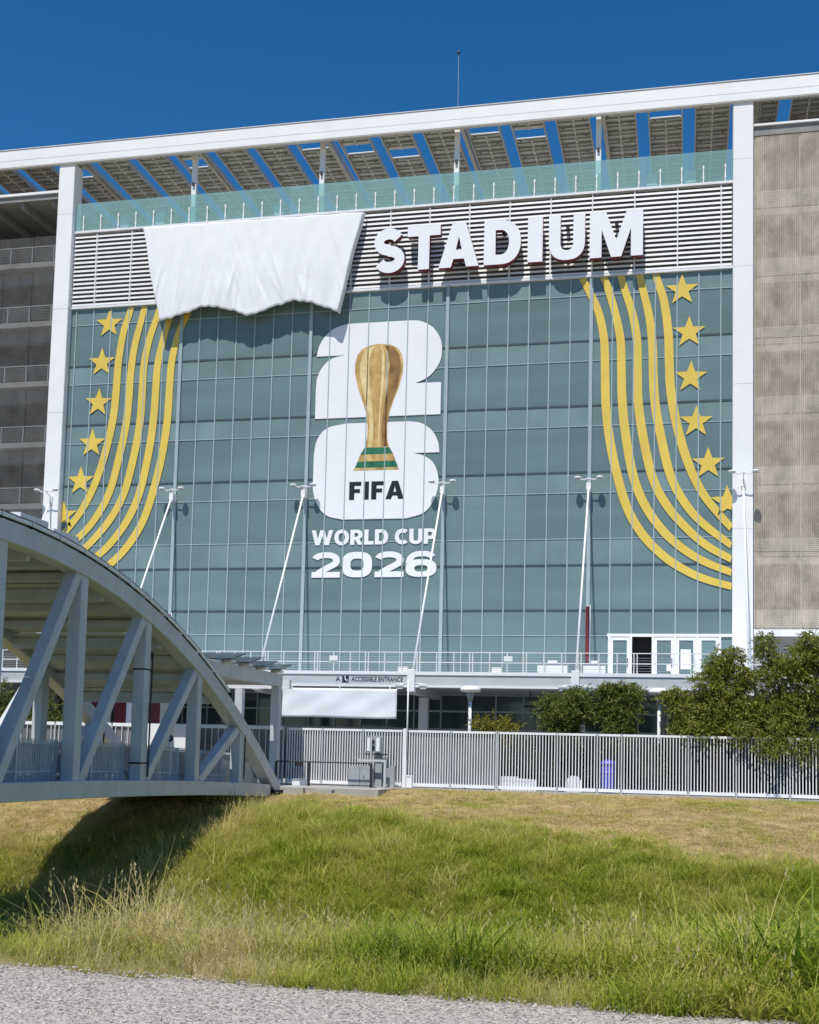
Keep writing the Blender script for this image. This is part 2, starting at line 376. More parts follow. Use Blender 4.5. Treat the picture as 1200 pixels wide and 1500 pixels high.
def ground():
    xs = np.concatenate([[-4000, -1500, -500, -150, -60], np.arange(-30, 90, .6), [110, 200, 500, 1500, 4000]])
    ys = np.concatenate([[-4000, -1500, -500, -150, -80, -64], np.arange(-61, -14, .4), [-10, 30, 100, 500, 1500, 4000]])
    X, Y = np.meshgrid(xs, ys); Z = zt(X, Y)
    Z = np.where((Y < -60.5) | (Y > -15.4), -.05, Z)
    nx, ny = len(xs), len(ys)
    v = np.stack([X.ravel(), Y.ravel(), Z.ravel()], 1)
    f = [(j*nx+i, j*nx+i+1, (j+1)*nx+i+1, (j+1)*nx+i) for j in range(ny-1) for i in range(nx-1)]
    me = bpy.data.meshes.new('ground'); me.from_pydata(v.tolist(), [], f); smooth(me)
    cov = np.clip((edge_green(X)-Y)/1.6+.35*hash2(X, Y, 1.2), 0, 1)*(Y > -60.4)
    at = me.attributes.new('green_cover', 'FLOAT', 'POINT'); at.data.foreach_set('value', cov.ravel().astype(np.float32))
    m = bpy.data.materials.new('bank_soil'); m.use_nodes = True; n = m.node_tree.nodes; l = m.node_tree.links; b = n['Principled BSDF']
    b.inputs['Roughness'].default_value = .95; b.inputs['Specular IOR Level'].default_value = .1
    g = n.new('ShaderNodeNewGeometry'); t = n.new('ShaderNodeTexNoise'); t.inputs['Scale'].default_value = 1.4; t.inputs['Detail'].default_value = 9; t.inputs['Roughness'].default_value = .7
    l.new(g.outputs['Position'], t.inputs['Vector'])
    cr = n.new('ShaderNodeValToRGB'); e = cr.color_ramp.elements
    e[0].position = .3; e[0].color = (.16, .11, .055, 1); e[1].position = .72; e[1].color = (.46, .345, .185, 1)
    k = e.new(.5); k.color = (.33, .24, .12, 1)
    cg = n.new('ShaderNodeValToRGB'); e2 = cg.color_ramp.elements; e2[0].position = .3; e2[0].color = (.10, .11, .025, 1); e2[1].position = .72; e2[1].color = (.26, .245, .075, 1)
    l.new(t.outputs['Fac'], cr.inputs[0]); l.new(t.outputs['Fac'], cg.inputs[0])
    ga = n.new('ShaderNodeAttribute'); ga.attribute_name = 'green_cover'
    gm = n.new('ShaderNodeMix'); gm.data_type = 'RGBA'; l.new(ga.outputs['Fac'], gm.inputs['Factor']); l.new(cr.outputs[0], gm.inputs['A']); l.new(cg.outputs[0], gm.inputs['B'])
    l.new(gm.outputs['Result'], b.inputs['Base Color'])
    bp = n.new('ShaderNodeBump'); bp.inputs['Strength'].default_value = .8; bp.inputs['Distance'].default_value = .12
    t2 = n.new('ShaderNodeTexNoise'); t2.inputs['Scale'].default_value = 9; t2.inputs['Detail'].default_value = 6; l.new(g.outputs['Position'], t2.inputs['Vector'])
    l.new(t2.outputs['Fac'], bp.inputs['Height']); l.new(bp.outputs[0], b.inputs['Normal'])
    single('ground', me, m, 'grassy flood channel banks and surrounding ground', None, kind='structure')
ground()
# gravel path with an uneven edge
def path():
    xs = np.arange(-40, 120, .12); e1 = -60.0+.05*np.sin(xs*2.1)+.04*np.sin(xs*5.3+1)+.03*np.sin(xs*13.7)
    v = []; f = []
    for x, y in zip(xs, e1): v += [(x, y, -.02), (x, y-.25, .0), (x, -66, .0), (x, -82, .0)]
    for i in range(len(xs)-1):
        for k in range(3): f.append((i*4+k, i*4+k+1, i*4+5+k, i*4+4+k))
    me = bpy.data.meshes.new('gravel_path'); me.from_pydata(v, [], f)
    m = bpy.data.materials.new('gravel'); m.use_nodes = True; n = m.node_tree.nodes; l = m.node_tree.links; b = n['Principled BSDF']
    b.inputs['Roughness'].default_value = .9; b.inputs['Specular IOR Level'].default_value = .2
    g = n.new('ShaderNodeNewGeometry'); vo = n.new('ShaderNodeTexVoronoi'); vo.inputs['Scale'].default_value = 55; l.new(g.outputs['Position'], vo.inputs['Vector'])
    hs = n.new('ShaderNodeSeparateColor'); l.new(vo.outputs['Color'], hs.inputs[0])
    cr = n.new('ShaderNodeValToRGB'); e = cr.color_ramp.elements; e[0].color = (.11, .10, .09, 1); e[1].color = (.50, .465, .425, 1)
    k = e.new(.35); k.color = (.34, .315, .285, 1)
    l.new(hs.outputs[0], cr.inputs[0]); l.new(cr.outputs[0], b.inputs['Base Color'])
    bp = n.new('ShaderNodeBump'); bp.inputs['Strength'].default_value = .9; bp.inputs['Distance'].default_value = .012; bp.invert = True
    l.new(vo.outputs['Distance'], bp.inputs['Height']); l.new(bp.outputs[0], b.inputs['Normal'])
    single('gravel_path', fix(me), m, 'grey crushed gravel path along the near bank', None, kind='structure')
path()
single('plaza', MB().box(-60, 120, -15.25, 14, -.4, 0), M_plaza, 'pale concrete plaza in front of the stadium', None, kind='structure')
single('kerb', MB().box(26.6, 90, -15.75, -15.254, -.4, .03).box(-30, 15, -15.75, -15.254, -.4, .03), M_conc, 'concrete edge strip along the fence foot', None, kind='structure')

# ------------------------------------------------------------------ stadium building
B = 8.4; XL, XR = .82, 41.43
bld = Thing('stadium_building', 'tall white-framed stadium tower with a huge teal glass facade and wings', 'building', (21, 0, 0))
for a, b in ((-.26, .82), (41.43, 42.53)):
    zs = [0, 7.6, 14.2, 22.3, 29.0, 35.2, 38.535]
    col = bld.part('column', MB().box(a, b, -.5, .6, 0, 38.535), M_white)
    bevel(col, .03)
    for z in zs[1:-1]:
        bld.part('column_joint', MB().box(a-.004, b+.004, -.504, .604, z-.012, z+.012), M_offw, parent=col)
rb = bld.part('roof_beam', MB().box(-30, 75, -.62, -.34, 38.54, 39.72), M_white); bevel(rb, .03)
bld.part('beam_joint', MB().box(-30, 75, -.626, -.6, 38.99, 39.012), M_offw, parent=rb)
bld.part('beam_soffit_flange', MB().box(-30, 75, -.60, -.36, 38.50, 38.538), M_steel, parent=rb)
bld.part('beam_cap', MB().box(-30, 75, -.66, -.30, 39.724, 39.76), M_white2, parent=rb)
# curtain wall
ROWS = [29.06, 28.0, 25.35, 24.15, 21.55, 20.35, 17.69, 16.5, 13.86, 12.36, 9.78, 8.35, 5.78]
XS = [XL]+[1.2*k for k in range(1, 35)]+[XR]
DOORX = (34.8, 40.8)
curtain = bld.part('curtain_wall_frame', MB().box(XL, XL+.03, -.02, .1, 5.78, 29.05), M_mull)
mul = {}
for x in XS[1:-1]:
    wd = .032 if abs((x/B)-round(x/B)) > .01 else .10
    z0 = 8.35 if DOORX[0]-.1 < x < DOORX[1]+.1 else 5.78
    if (wd, z0) not in mul: mul[(wd, z0)] = withmat(fix(MB().box(-wd, wd, -.055 if wd < .1 else -.12, .1, z0, 29.05).mesh('mullion')), M_mull)
    bld.inst('mullion', mul[(wd, z0)], (x, 0, 0), curtain)
for z in ROWS[1:-1]:
    major = z in (25.35, 21.55, 17.69, 12.36, 9.78)
    h = .05 if major else .022
    bld.part('transom', MB().box(XL, XR, -.030, .08, z-h, z+h), M_trans if major else M_mull, parent=curtain)
pmesh = {}
for j in range(len(ROWS)-1):
    zt_, zb_ = ROWS[j], ROWS[j+1]
    small = (zt_-zb_) < 1.3
    for i in range(len(XS)-1):
        xa, xb = XS[i], XS[i+1]
        if j == len(ROWS)-2 and DOORX[0]-.05 < xa < DOORX[1]-.05: continue
        key = (round(xb-xa, 2), round(zt_-zb_, 2), small or j == 0 or j == 8)
        if key not in pmesh:
            pmesh[key] = withmat(fix(MB().box(-(xb-xa)/2+.02, (xb-xa)/2-.02, 0, .03, -(zt_-zb_)/2+.015, (zt_-zb_)/2-.015).mesh('pane')), M_span if key[2] else M_pane)
        bld.inst('spandrel_panel' if small else 'pane', pmesh[key], ((xa+xb)/2, 0, (zt_+zb_)/2), curtain,
                 (R(random.uniform(-.25, .25)), 0, R(random.uniform(-.35, .35))))
# louvre band
lb = bld.part('louvre_band', MB().box(XL, XR, .12, .2, 29.1, 34.0), M_lback)
nz = 17; ls = MB()
ls.v += [(XL+.05, -.12, 0), (XR-.05, -.12, 0), (XR-.05, -.10, .135), (XL+.05, -.10, .135), (XL+.05, -.05, .05), (XR-.05, -.05, .05), (XR-.05, -.05, .135), (XL+.05, -.05, .135)]
for q in ((0, 1, 2, 3), (5, 4, 7, 6), (0, 4, 5, 1), (3, 2, 6, 7), (0, 3, 7, 4), (1, 5, 6, 2)): ls.f.append(q); ls.m.append(0)
ls = withmat(fix(ls.mesh('louvre_slat')), M_louv)
for k in range(nz): bld.inst('louvre_slat', ls, (0, 0, 29.24+k*(4.72/nz)), lb)
lpm = withmat(fix(MB().box(-.035, .035, -.135, .1, 29.1, 34.0).mesh('louvre_post')), M_louv)
for k in range(1, 18): bld.inst('louvre_post', lpm, (2.4*k, 0, 0), lb)
bld.part('louvre_sill', MB().box(XL, XR, -.16, .2, 29.065, 29.20), M_white2, parent=lb)
bld.part('louvre_coping', MB().box(XL, XR, -.2, .5, 34.004, 34.14), M_white2, parent=lb)
# balustrade
bm_ = withmat(fix(MB().box(-1.19, 1.19, -.01, .01, 0, 1.86).mesh('balustrade_panel')), M_bal)
for k in range(17):
    xa = XL+k*2.388
    if xa+2.39 > XR+.1: break
    bld.inst('balustrade_panel', bm_, (xa+1.195, -.08, 34.144))
pm = withmat(fix(MB().box(-.032, .032, -.03, .03, 0, 1.02).box(-.05, .05, -.045, .045, .2, .3).box(-.05, .05, -.045, .045, .82, .92).mesh('balustrade_post')), M_white)
for k in range(34):
    o = bld.inst('balustrade_post', pm, (XL+.6+k*1.2, -.13, 34.142))
for k, (x, z, w_) in enumerate([(3.2, 35.2, .9), (10.5, 35.35, 1.2), (18.5, 35.3, 1.2), (21.5, 35.4, 1.3), (24.6, 35.3, 1.2), (28.0, 35.4, 1.3), (31.3, 35.3, 1.2), (37.4, 35.5, 1.0)]):
    bld.part('terrace_light_strip', MB().box(x-w_/2, x+w_/2, 2.5, 2.6, z, z+.07), M_white)
for x, z in ((3.55, 35.2), (6.0, 35.4), (14.0, 35.0), (36.9, 35.5), (39.1, 35.6)):
    bld.part('terrace_notice', MB().box(x-.3, x+.3, 1.2, 1.3, 34.9, 35.6).box(x-.05, x+.05, 1.22, 1.28, 33.96, 34.91), M_white)
bld.part('roof_terrace', MB().box(XL, XR, .25, 11, 33.5, 33.95), M_conc2)
for k in (1, 2, 3, 4):
    p = bld.part('canopy_post', MB().box(B*k+.12, B*k+.42, .25, .5, 33.96, 38.98), M_white)
    bld.part('post_fixture', MB().box(B*k+.2, B*k+.34, .12, .246, 36.7, 36.9), M_bmetal, parent=p)
# roof canopy: strips of solar panels, open slots between
PER = 2.682
HOLES = {(-1, 2), (2, 2), (5, 1), (6, 2), (7, 3), (9, 1), (10, 2), (13, 1), (-4, 2)}
for k in range(-12, 27):
    g0 = 1.45+PER*k+.375; g1 = g0+PER-.75
    if g0 > 74: break
    st = MB(); xm = (g0+g1)/2
    for r_ in range(14):
        y0 = -.30+r_*1.0
        if (k, r_) in HOLES: continue
        st.box(g0+.03, xm-.02, y0+.03, y0+.985, 39.22, 39.26, 0).box(xm+.02, g1-.03, y0+.03, y0+.985, 39.22, 39.26, 0)
        for q in (.1, .36, .62):
            if (r_+q*10) % 3 < 2.4: st.box(xm-.07, xm+.07, y0+q, y0+q+.2, 39.17, 39.265, 0)
        st.box(g0+.05, g1-.05, y0-.03, y0+.05, 39.08, 39.22, 4)
        st.box(g0+.05, g1-.05, y0+.46, y0+.52, 39.14, 39.218, 4)
        for q in (.2, .7): st.box(xm-.06, xm+.06, y0+q, y0+q+.13, 39.10, 39.169, 3)  # white blocks stand in for sun glints along the centre panel gap
        st.box(g0+.28, g0+.38, y0+.0, y0+.1, 39.06, 39.15, 2) if (r_+k) % 2 else st.box(g1-.38, g1-.28, y0+.0, y0+.1, 39.06, 39.15, 2)
    st.box(g0-.03, g0+.045, -.33, 13.8, 39.0, 39.3, 1).box(g1-.045, g1+.03, -.33, 13.8, 39.0, 39.3, 1)
    bld.part('solar_canopy_strip', st, [M_sol, M_steel, M_bmetal, M_white, M_purlin])
for k, r_ in HOLES:
    g0 = 1.45+PER*k+.375
    bld.part('skylight_bar', MB().box(g0+.1, g0+PER-.85, -.3+r_+.86, -.3+r_+.98, 39.14, 39.2), M_white)
for k in range(-3, 9):
    x = B*k+(.0 if k not in (0, 5) else .3)
    bld.part('canopy_girder', MB().box(x+.42, x+.62, -.33, 14, 38.9, 39.45), M_steel)
# wings: open decks (left) and decks behind a perforated screen (right)
FL = [8.8, 12.8, 16.85, 20.85, 24.85, 28.82, 32.8]
def wing(x0, x1, top, SL, RL):
    for z in FL:
        s_ = MB(); bms = MB(); br = MB()
        s_.box(x0, x1, .9, 10, z-.34, z)
        bms.box(x0, x1, 1.6, 2.1, z-1.15, z-.345)
        for x in np.arange(x0+1.2, x1, 2.8):
            br.bar((x, 1.2, z-.35), (x+.25, 1.58, z-1.0), .10)
            bms.box(x-.2, x+.2, 2.11, 9.9, z-.95, z-.347)
        bld.part('deck_slab', s_, SL); bld.part('deck_beam', bms, M_slab); bld.part('deck_bracket', br, M_slab, kind='stuff')
    bld.part('back_wall', MB().box(x0, x1, 10.004, 10.4, 0, 36.7), M_wingin)
    bld.part('end_wall', MB().box(x0-.1 if x0 < 0 else x1, x0-.004 if x0 < 0 else x1+.1, 1, 10, 0, 34.6), M_wingin)
    for z in FL:
        r_ = MB()
        r_.box(x0, x1, .935, .985, z+1.02, z+1.08)
        for k in range(8): r_.box(x0, x1, .95, .97, z+.14+k*.11, z+(.155 if x0 < 0 else .20)+k*.11)
        bld.part('deck_rail', r_, RL, kind='stuff')
    pm2 = withmat(fix(MB().box(-.03, .03, -.02, .02, 0, 1.06).mesh('rail_post')), RL)
    for z in FL:
        for x in np.arange(x0+.5, x1, 1.55): bld.inst('rail_post', pm2, (x, .96, z+.004))
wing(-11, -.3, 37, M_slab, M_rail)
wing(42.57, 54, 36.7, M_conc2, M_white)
for x0 in np.arange(-10.9, -.5, 2.1): bld.part('deck_mesh_panel', MB().box(x0+.02, min(x0+2.08, -.32), .70, .72, 5.8, 34.4), M_dscreen)
bld.part('wing_roof', MB().box(-11, -.3, .3, 10, 36.75, 37.0).box(-11, -.3, .2, .296, 36.62, 37.1), M_slab)
bld.part('wing_roof_edge', MB().box(-11, -.3, .08, .196, 36.98, 37.14), M_white)
for x in np.arange(-10, -.5, 2.2): bld.part('soffit_rib', MB().box(x, x+.2, .4, 9.9, 36.25, 36.746), M_slab)
bld.part('wing_roof', MB().box(42.57, 54, .52, 10.4, 36.72, 36.95), M_slab)
bld.part('screen_head', MB().box(42.57, 54, .0, .5, 36.72, 37.24), M_slab)
bld.part('screen_head_cap', MB().box(42.57, 54, -.12, .55, 37.244, 37.36), M_white)
for x0 in np.arange(42.62, 53, 2.44):
    for z0, z1 in ((8.75, 13.0), (13.0, 25.0), (25.0, 36.68)):
        bld.part('screen_panel', MB().box(x0+.02, x0+2.42, .02, .06, z0+.015, z1-.015), M_screen)
for x0 in np.arange(42.62, 53, 2.44): bld.part('screen_mullion', MB().box(x0-.025, x0+.025, .08, .2, 8.73, 36.7), M_steel)
bld.part('screen_sill', MB().box(42.57, 54, -.1, .5, 8.35, 8.72), M_white2)
bld.part('lower_wall', MB().box(42.57, 54, .5, .9, 5.75, 8.34), M_slab)
# deck in front of the facade
DK = -7.4
deck = bld.part('entrance_deck', MB().box(-12, 54, DK+.12, -.52, 5.05, 5.56), M_offw)
bld.part('deck_soffit', MB().box(-12, 54, -.516, 1.1, 5.02, 5.5), M_offw, parent=deck)
bld.part('deck_topping', MB().box(-12, 54, DK-.05, -.125, 5.564, 5.74), M_white, parent=deck)
bld.part('deck_fascia', MB().box(-12, 54, DK, DK+.116, 5.03, 5.56), M_offw, parent=deck)
bld.part('deck_lower_flange', MB().box(-12, 54, DK-.05, DK+.3, 4.93, 5.026), M_white, parent=deck)
for k in range(-1, 7): bld.part('deck_girder', MB().box(B*k-.2, B*k+.2, DK+.3, -.55, 4.6, 5.046), M_offw, parent=deck)
for z in (6.72, 6.2): bld.part('deck_handrail', MB().box(-12, 54, DK+.0, DK+.04, z, z+.04), M_white)
rl = MB()
for k in range(6): rl.box(-12, 54, DK+.015, DK+.022, 5.85+k*.13, 5.857+k*.13)
bld.part('rail_cable', rl, M_white, kind='stuff')
pm3 = withmat(fix(MB().box(-.1, -.055, -.03, .03, 0, 1.0).box(.055, .1, -.03, .03, 0, 1.0).mesh('handrail_post')), M_white)
pm4 = withmat(fix(MB().box(-.02, .02, -.02, .02, 0, .98).mesh('baluster')), M_white)
for k in range(-2, 18):
    x = 6.3+2.75*k
    bld.inst('handrail_post', pm3, (x, DK+.02, 5.744))
    bld.inst('handrail_post', pm4, (x+.95, DK+.02, 5.744)); bld.inst('handrail_post', pm4, (x+1.85, DK+.02, 5.744))
for k in range(0, 6):
    x = B*k+(.3 if k == 0 else 0)
    bld.part('stay_rod', MB().tube([(x, -.5, 16.75), (x, DK+.25, 5.75)], .055, 8), M_white, sm=True)
    n_ = MB().box(x-.2, x+.2, DK-.14, DK+.3, 4.7, 5.85)
    nd = bld.part('stay_anchor', n_, M_white); bevel(nd, .02)
    fl_ = MB()
    for s_ in (-1, 1): fl_.box(x+s_*.62-.22, x+s_*.62+.22, DK-.08, DK+.2, 5.0, 5.08).box(x+s_*.62-.16, x+s_*.62+.16, DK-.02, DK+.16, 4.84, 4.996).bar((x+s_*.2, DK, 5.12), (x+s_*.62, DK, 5.1), .05)
    bld.part('under_deck_light', fl_, M_white2, parent=nd)
    bld.part('stay_bracket', MB().box(x-.12, x+.12, -.62, -.52 if k in (0, 5) else -.02, 16.55, 16.95), M_white)
    if k in (1, 2, 3, 4):
        bld.part('support_column', MB().box(x-.24, x+.24, -4.4, -3.95, 0, 4.54), M_offw)
for x in (17.2, 24.7, 29.6): bld.part('deck_equipment_box', MB().box(x-.25, x+.25, DK+.1, DK+.4, 5.744, 6.02), M_white)
for x, w_ in ((32.4, .75), (34.5, .55)): bld.part('deck_equipment_box', MB().box(x-w_, x+w_, DK+.3, DK+.9, 5.746, 6.25).box(x-w_*.3, x+w_*.3, DK+.35, DK+.8, 6.25, 6.4), M_white)
for x, z in ((21.0, 6.4), (30.2, 6.42)): bld.part('deck_notice', MB().box(x-.22, x+.22, DK-.03, DK-.005, z-.12, z+.14), M_white)
# doors on the deck
bld.part('door_header', MB().box(DOORX[0]-.12, XR, -.09, .1, 8.30, 8.46), M_white2)
dw = 1.2
for k in range(5):
    x = DOORX[0]+k*dw
    fr = MB().box(x-.06, x+.06, -.1, .1, 5.75, 8.297)
    if k == 4: fr.box(x+dw-.06, x+dw+.06, -.1, .1, 5.75, 8.297)
    bld.part('door_jamb', fr, M_white2)
    if k == 1:
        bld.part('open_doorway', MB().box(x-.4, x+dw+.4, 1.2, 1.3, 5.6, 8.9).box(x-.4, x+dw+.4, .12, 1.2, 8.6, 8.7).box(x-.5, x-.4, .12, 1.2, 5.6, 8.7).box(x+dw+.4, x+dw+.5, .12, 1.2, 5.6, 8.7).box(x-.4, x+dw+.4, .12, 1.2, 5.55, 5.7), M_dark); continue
    d = bld.part('door', MB().box(x+.065, x+.22, -.06, .04, 5.76, 8.29).box(x+dw-.22, x+dw-.065, -.06, .04, 5.76, 8.29).box(x+.22, x+dw-.22, -.06, .04, 8.1, 8.29).box(x+.22, x+dw-.22, -.06, .04, 5.76, 6.0), M_white2)
    bld.part('door_glass', MB().box(x+.22, x+dw-.22, -.02, .01, 6.0, 8.1), M_pane, parent=d)
    bld.part('door_handle', MB().box(x+dw-.2, x+dw-.16, -.12, -.065, 6.6, 7.1), M_bmetal, parent=d)
    if k in (2, 3): bld.part('door_notice', MB().box(x+(.75 if k == 2 else .3), x+(1.05 if k == 2 else .85), -.032, -.022, 6.4 if k == 2 else 6.5, 6.75 if k == 2 else 7.6), M_white, parent=d)
# ground floor below the deck
gf = bld.part('ground_floor_frame', MB().box(-12, 54, .52, .66, 4.9, 5.0), M_mull)
gmm = withmat(fix(MB().box(-.04, .04, .5, .68, 0, 4.9).mesh('ground_floor_mullion')), M_mull)
for x in np.arange(-10, 54, 1.6): bld.inst('ground_floor_mullion', gmm, (x, 0, 0), gf)
for z in (2.95, 4.0): bld.part('ground_floor_transom', MB().box(-12, 54, .52, .66, z-.05, z+.05), M_mull, parent=gf)
pg = {}
for j, (z0, z1) in enumerate(((.1, 2.95), (2.95, 4.0), (4.0, 4.95))):
    me = withmat(fix(MB().box(-.77, .77, 0, .03, -(z1-z0)/2+.05, (z1-z0)/2-.05).mesh('ground_floor_pane')), M_storeg)
    for x in np.arange(-9.2, 52, 1.6): bld.inst('ground_floor_pane', me, (x, .6, (z0+z1)/2), gf)
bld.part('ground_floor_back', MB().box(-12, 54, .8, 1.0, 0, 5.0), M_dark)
bld.part('dado_panel', MB().box(-12, 54, .3, .45, 0, 1.0), M_trans)
for x, y, z in ((22.5, -2.5, 4.35), (27.5, -2.5, 4.3), (30.7, -2.2, 4.25), (33.0, -2.2, 4.35)):
    bld.part('hanging_light', MB().box(x-.35, x+.35, y, y+.12, z-.06, z+.06).box(x-.03, x+.03, y+.03, y+.08, z+.06, 5.04), M_bmetal)
# roof antenna
an = Thing('roof_antenna', 'thin dark lightning mast standing on the white roof beam', 'antenna', (25.62, -.48, 39.76))
an.part('mast', MB().tube([(25.62, -.48, 39.755), (25.6, -.48, 43.15)], .016, 6), M_gmetal)
an.part('tip', MB().lathe([(.02, 0), (.08, .04), (.10, .12), (.06, .22), (.02, .26)], (25.6, -.48, 43.1), 10), M_bmetal)

# ------------------------------------------------------------------ facade graphics
CXG = 42.15
STR = [
 [(33.05, 29.05), (33.39, 28.4), (33.99, 27.02), (34.33, 25.4), (34.41, 23.66), (34.46, 21.8), (34.65, 19.95), (35.02, 18.0), (35.71, 15.6), (36.66, 13.95), (37.79, 12.78), (38.9, 12.02), (40.01, 11.5), (41.43, 11.08)],
 [(34.25, 29.05), (34.49, 28.47), (34.96, 26.83), (35.27, 25.21), (35.33, 23.49), (35.39, 21.76), (35.6, 19.78), (36.07, 17.3), (36.77, 15.58), (37.78, 14.15), (38.9, 13.13), (40.01, 12.45), (41.43, 11.85)],
 [(35.25, 29.05), (35.46, 28.27), (35.92, 26.78), (36.19, 25.16), (36.23, 23.44), (36.28, 21.73), (36.55, 19.75), (37.1, 17.3), (37.89, 15.69), (39.02, 14.32), (40.12, 13.34), (41.43, 12.58)],
 [(36.3, 29.05), (36.48, 28.21), (36.88, 26.45), (37.06, 24.72), (37.11, 23.14), (37.23, 21.42), (37.56, 19.58), (38.13, 17.25), (39.01, 15.6), (40.0, 14.49), (41.43, 13.34)],
 [(37.2, 29.05), (37.35, 28.5), (37.69, 27.34), (37.93, 25.47), (37.99, 23.75), (38.1, 22.04), (38.49, 19.94), (39.12, 17.85), (39.87, 16.28), (40.73, 15.12), (41.43, 14.30)]]
STARS = [(38.67, 28.01, .0), (39.07, 25.54, .0), (39.17, 22.95, -.04), (39.48, 20.38, -.02), (40.14, 17.99, .0), (41.18, 15.81, .03)]
def star_poly(cx, cz, r_, a):
    out = []
    for k in range(10):
        q = r_ if k % 2 == 0 else r_*.40; t = math.pi/2+a+k*math.pi/5
        out.append((cx+q*math.cos(t), cz+q*math.sin(t)))
    return out
def clip_poly(poly, x, keep_less):
    out = []
    ins = lambda p: (p[0] <= x) if keep_less else (p[0] >= x)
    for i in range(len(poly)):
        a, b = poly[i], poly[(i+1) % len(poly)]
        if ins(a): out.append(a)
        if ins(a) != ins(b):
            t = (x-a[0])/(b[0]-a[0]); out.append((x, a[1]+t*(b[1]-a[1])))
    return out
for side in (0, 1):
    fl = (lambda x: CXG-x) if side else (lambda x: x)
    t = Thing('star_and_stripe_graphic', ('gold curved stripes and stars on the glass beside the open grey decks' if side else 'gold curved stripes and stars on the glass beside the beige screen'), 'graphic', (fl(38), -.03, 11.5))
    for lst in STR:
        pts = catmull([(fl(x), z, 0) for x, z in lst], 5); pts = [Vector((p.x, p.y)) for p in pts]
        w_ = [.40+.12*math.sin(math.pi*min(1, i/len(pts)))-.02 for i in range(len(pts))]
        poly = stroke(pts, w_)
        poly = [(min(x, 41.425) if not side else max(x, .825), min(z, 29.05)) for x, z in poly]
        t.part('stripe', loops_mesh('stripe', [poly], .004, -.048, [M_gold], t.loc), [])
    for x, z, a in STARS:
        p = star_poly(fl(x), z, .94, a)
        p = clip_poly(p, XL+.005 if side else XR-.005, not side)
        t.part('star', loops_mesh('star', [p], .004, -.048, [M_gold], t.loc), [])
em = Thing('tournament_emblem', 'giant white stacked 2 and 6 emblem with gold cup and lettering on glass', 'emblem', (21.06, -.03, 11.7))
def rnd(pts, keep):   # smooth an outline except at the listed sharp corners
    out = []; n = len(pts); idx = sorted(keep)
    for a, b in zip(idx, idx[1:]+[idx[0]+n]):
        seg = [pts[i % n] for i in range(a, b+1)]
        if len(seg) > 2: out += [(p.x, p.y) for p in catmull([(x, z, 0) for x, z in seg], 5)][:-1]
        else: out += seg[:-1]
    return out
two = [(17.2, 25.2), (17.4, 25.98), (17.98, 26.72), (18.85, 27.08), (19.5, 27.13), (22.9, 27.13), (23.55, 27.06), (24.3, 26.65), (24.78, 25.95), (24.9, 25.2), (24.78, 24.5), (24.35, 23.85), (23.85, 23.5), (23.33, 23.3), (24.89, 23.3), (24.89, 21.37), (17.22, 21.37), (17.22, 23.3), (17.33, 24.05), (17.68, 24.65), (18.2, 25.05), (18.94, 25.2)]
six = [(23.0, 21.02), (23.75, 20.88), (24.4, 20.42), (24.78, 19.75), (24.88, 19.1), (23.32, 19.1), (23.96, 18.92), (24.54, 18.48), (24.83, 17.75), (24.84, 17.0), (24.59, 16.21), (24.02, 15.53), (23.0, 15.22), (19.1, 15.22), (18.15, 15.47), (17.55, 16.1), (17.24, 17.0), (17.22, 18.1), (17.24, 19.4), (17.45, 20.2), (18.0, 20.78), (19.1, 21.02)]
em.part('digit_two', loops_mesh('digit_two', [rnd(two, [0, 4, 5, 13, 14, 15, 16, 21])], .004, -.044, [M_vinyl], em.loc), [])
em.part('digit_six', loops_mesh('digit_six', [rnd(six, [0, 4, 5, 12, 13, 21])], .004, -.044, [M_vinyl], em.loc), [])
# plain gold cup with a green banded foot (generic)
cxc = 21.1
def lathe_poly(prof): return [(cxc+r_, z) for r_, z in prof]+[(cxc-r_, z) for r_, z in reversed(prof)]
cup = em.part('cup_print', loops_mesh('cup_print', [lathe_poly([(.74, 19.5), (.62, 20.1), (.60, 20.8), (.72, 21.6), (.98, 22.4), (1.28, 23.2), (1.46, 24.0), (1.48, 24.6), (1.36, 25.15), (1.08, 25.52), (.62, 25.72), (.2, 25.78)])], .003, -.052, [M_trg], em.loc), [], label='plain gold cup printed over the white digits')
CP = [(.72, 19.56), (.62, 20.1), (.60, 20.8), (.72, 21.6), (.98, 22.4), (1.28, 23.2), (1.44, 24.0), (1.44, 24.6), (1.30, 25.1), (1.02, 25.45), (.58, 25.66)]
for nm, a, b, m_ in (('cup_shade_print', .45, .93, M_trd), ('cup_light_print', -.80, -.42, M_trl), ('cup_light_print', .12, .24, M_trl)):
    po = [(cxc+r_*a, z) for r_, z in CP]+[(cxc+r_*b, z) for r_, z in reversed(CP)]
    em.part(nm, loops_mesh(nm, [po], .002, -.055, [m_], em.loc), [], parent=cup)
for (r1, z1, r2, z2, m_) in ((1.0, 19.10, .76, 19.5, M_trgr), (1.16, 18.68, 1.0, 19.10, M_trg), (1.32, 18.30, 1.16, 18.68, M_trgr), (1.40, 18.14, 1.32, 18.30, M_trg)):
    em.part('cup_foot_band', loops_mesh('cup_foot_band', [lathe_poly([(r1, z1+.002), (r2, z2-.002)])], .003, -.052, [m_], em.loc), [], parent=cup)
def word(th, name, txt, x0, x1, z0, z1, yf, depth, mats, space=.07, gap=.3, lab=None):
    for ch in text_loops(txt, x0, x1, z0, z1, space, gap):
        # overlapping strokes become separate closed pieces of one letter
        th.part(name, loops_mesh(name, ch, depth, yf, mats, th.loc), [], label=lab)
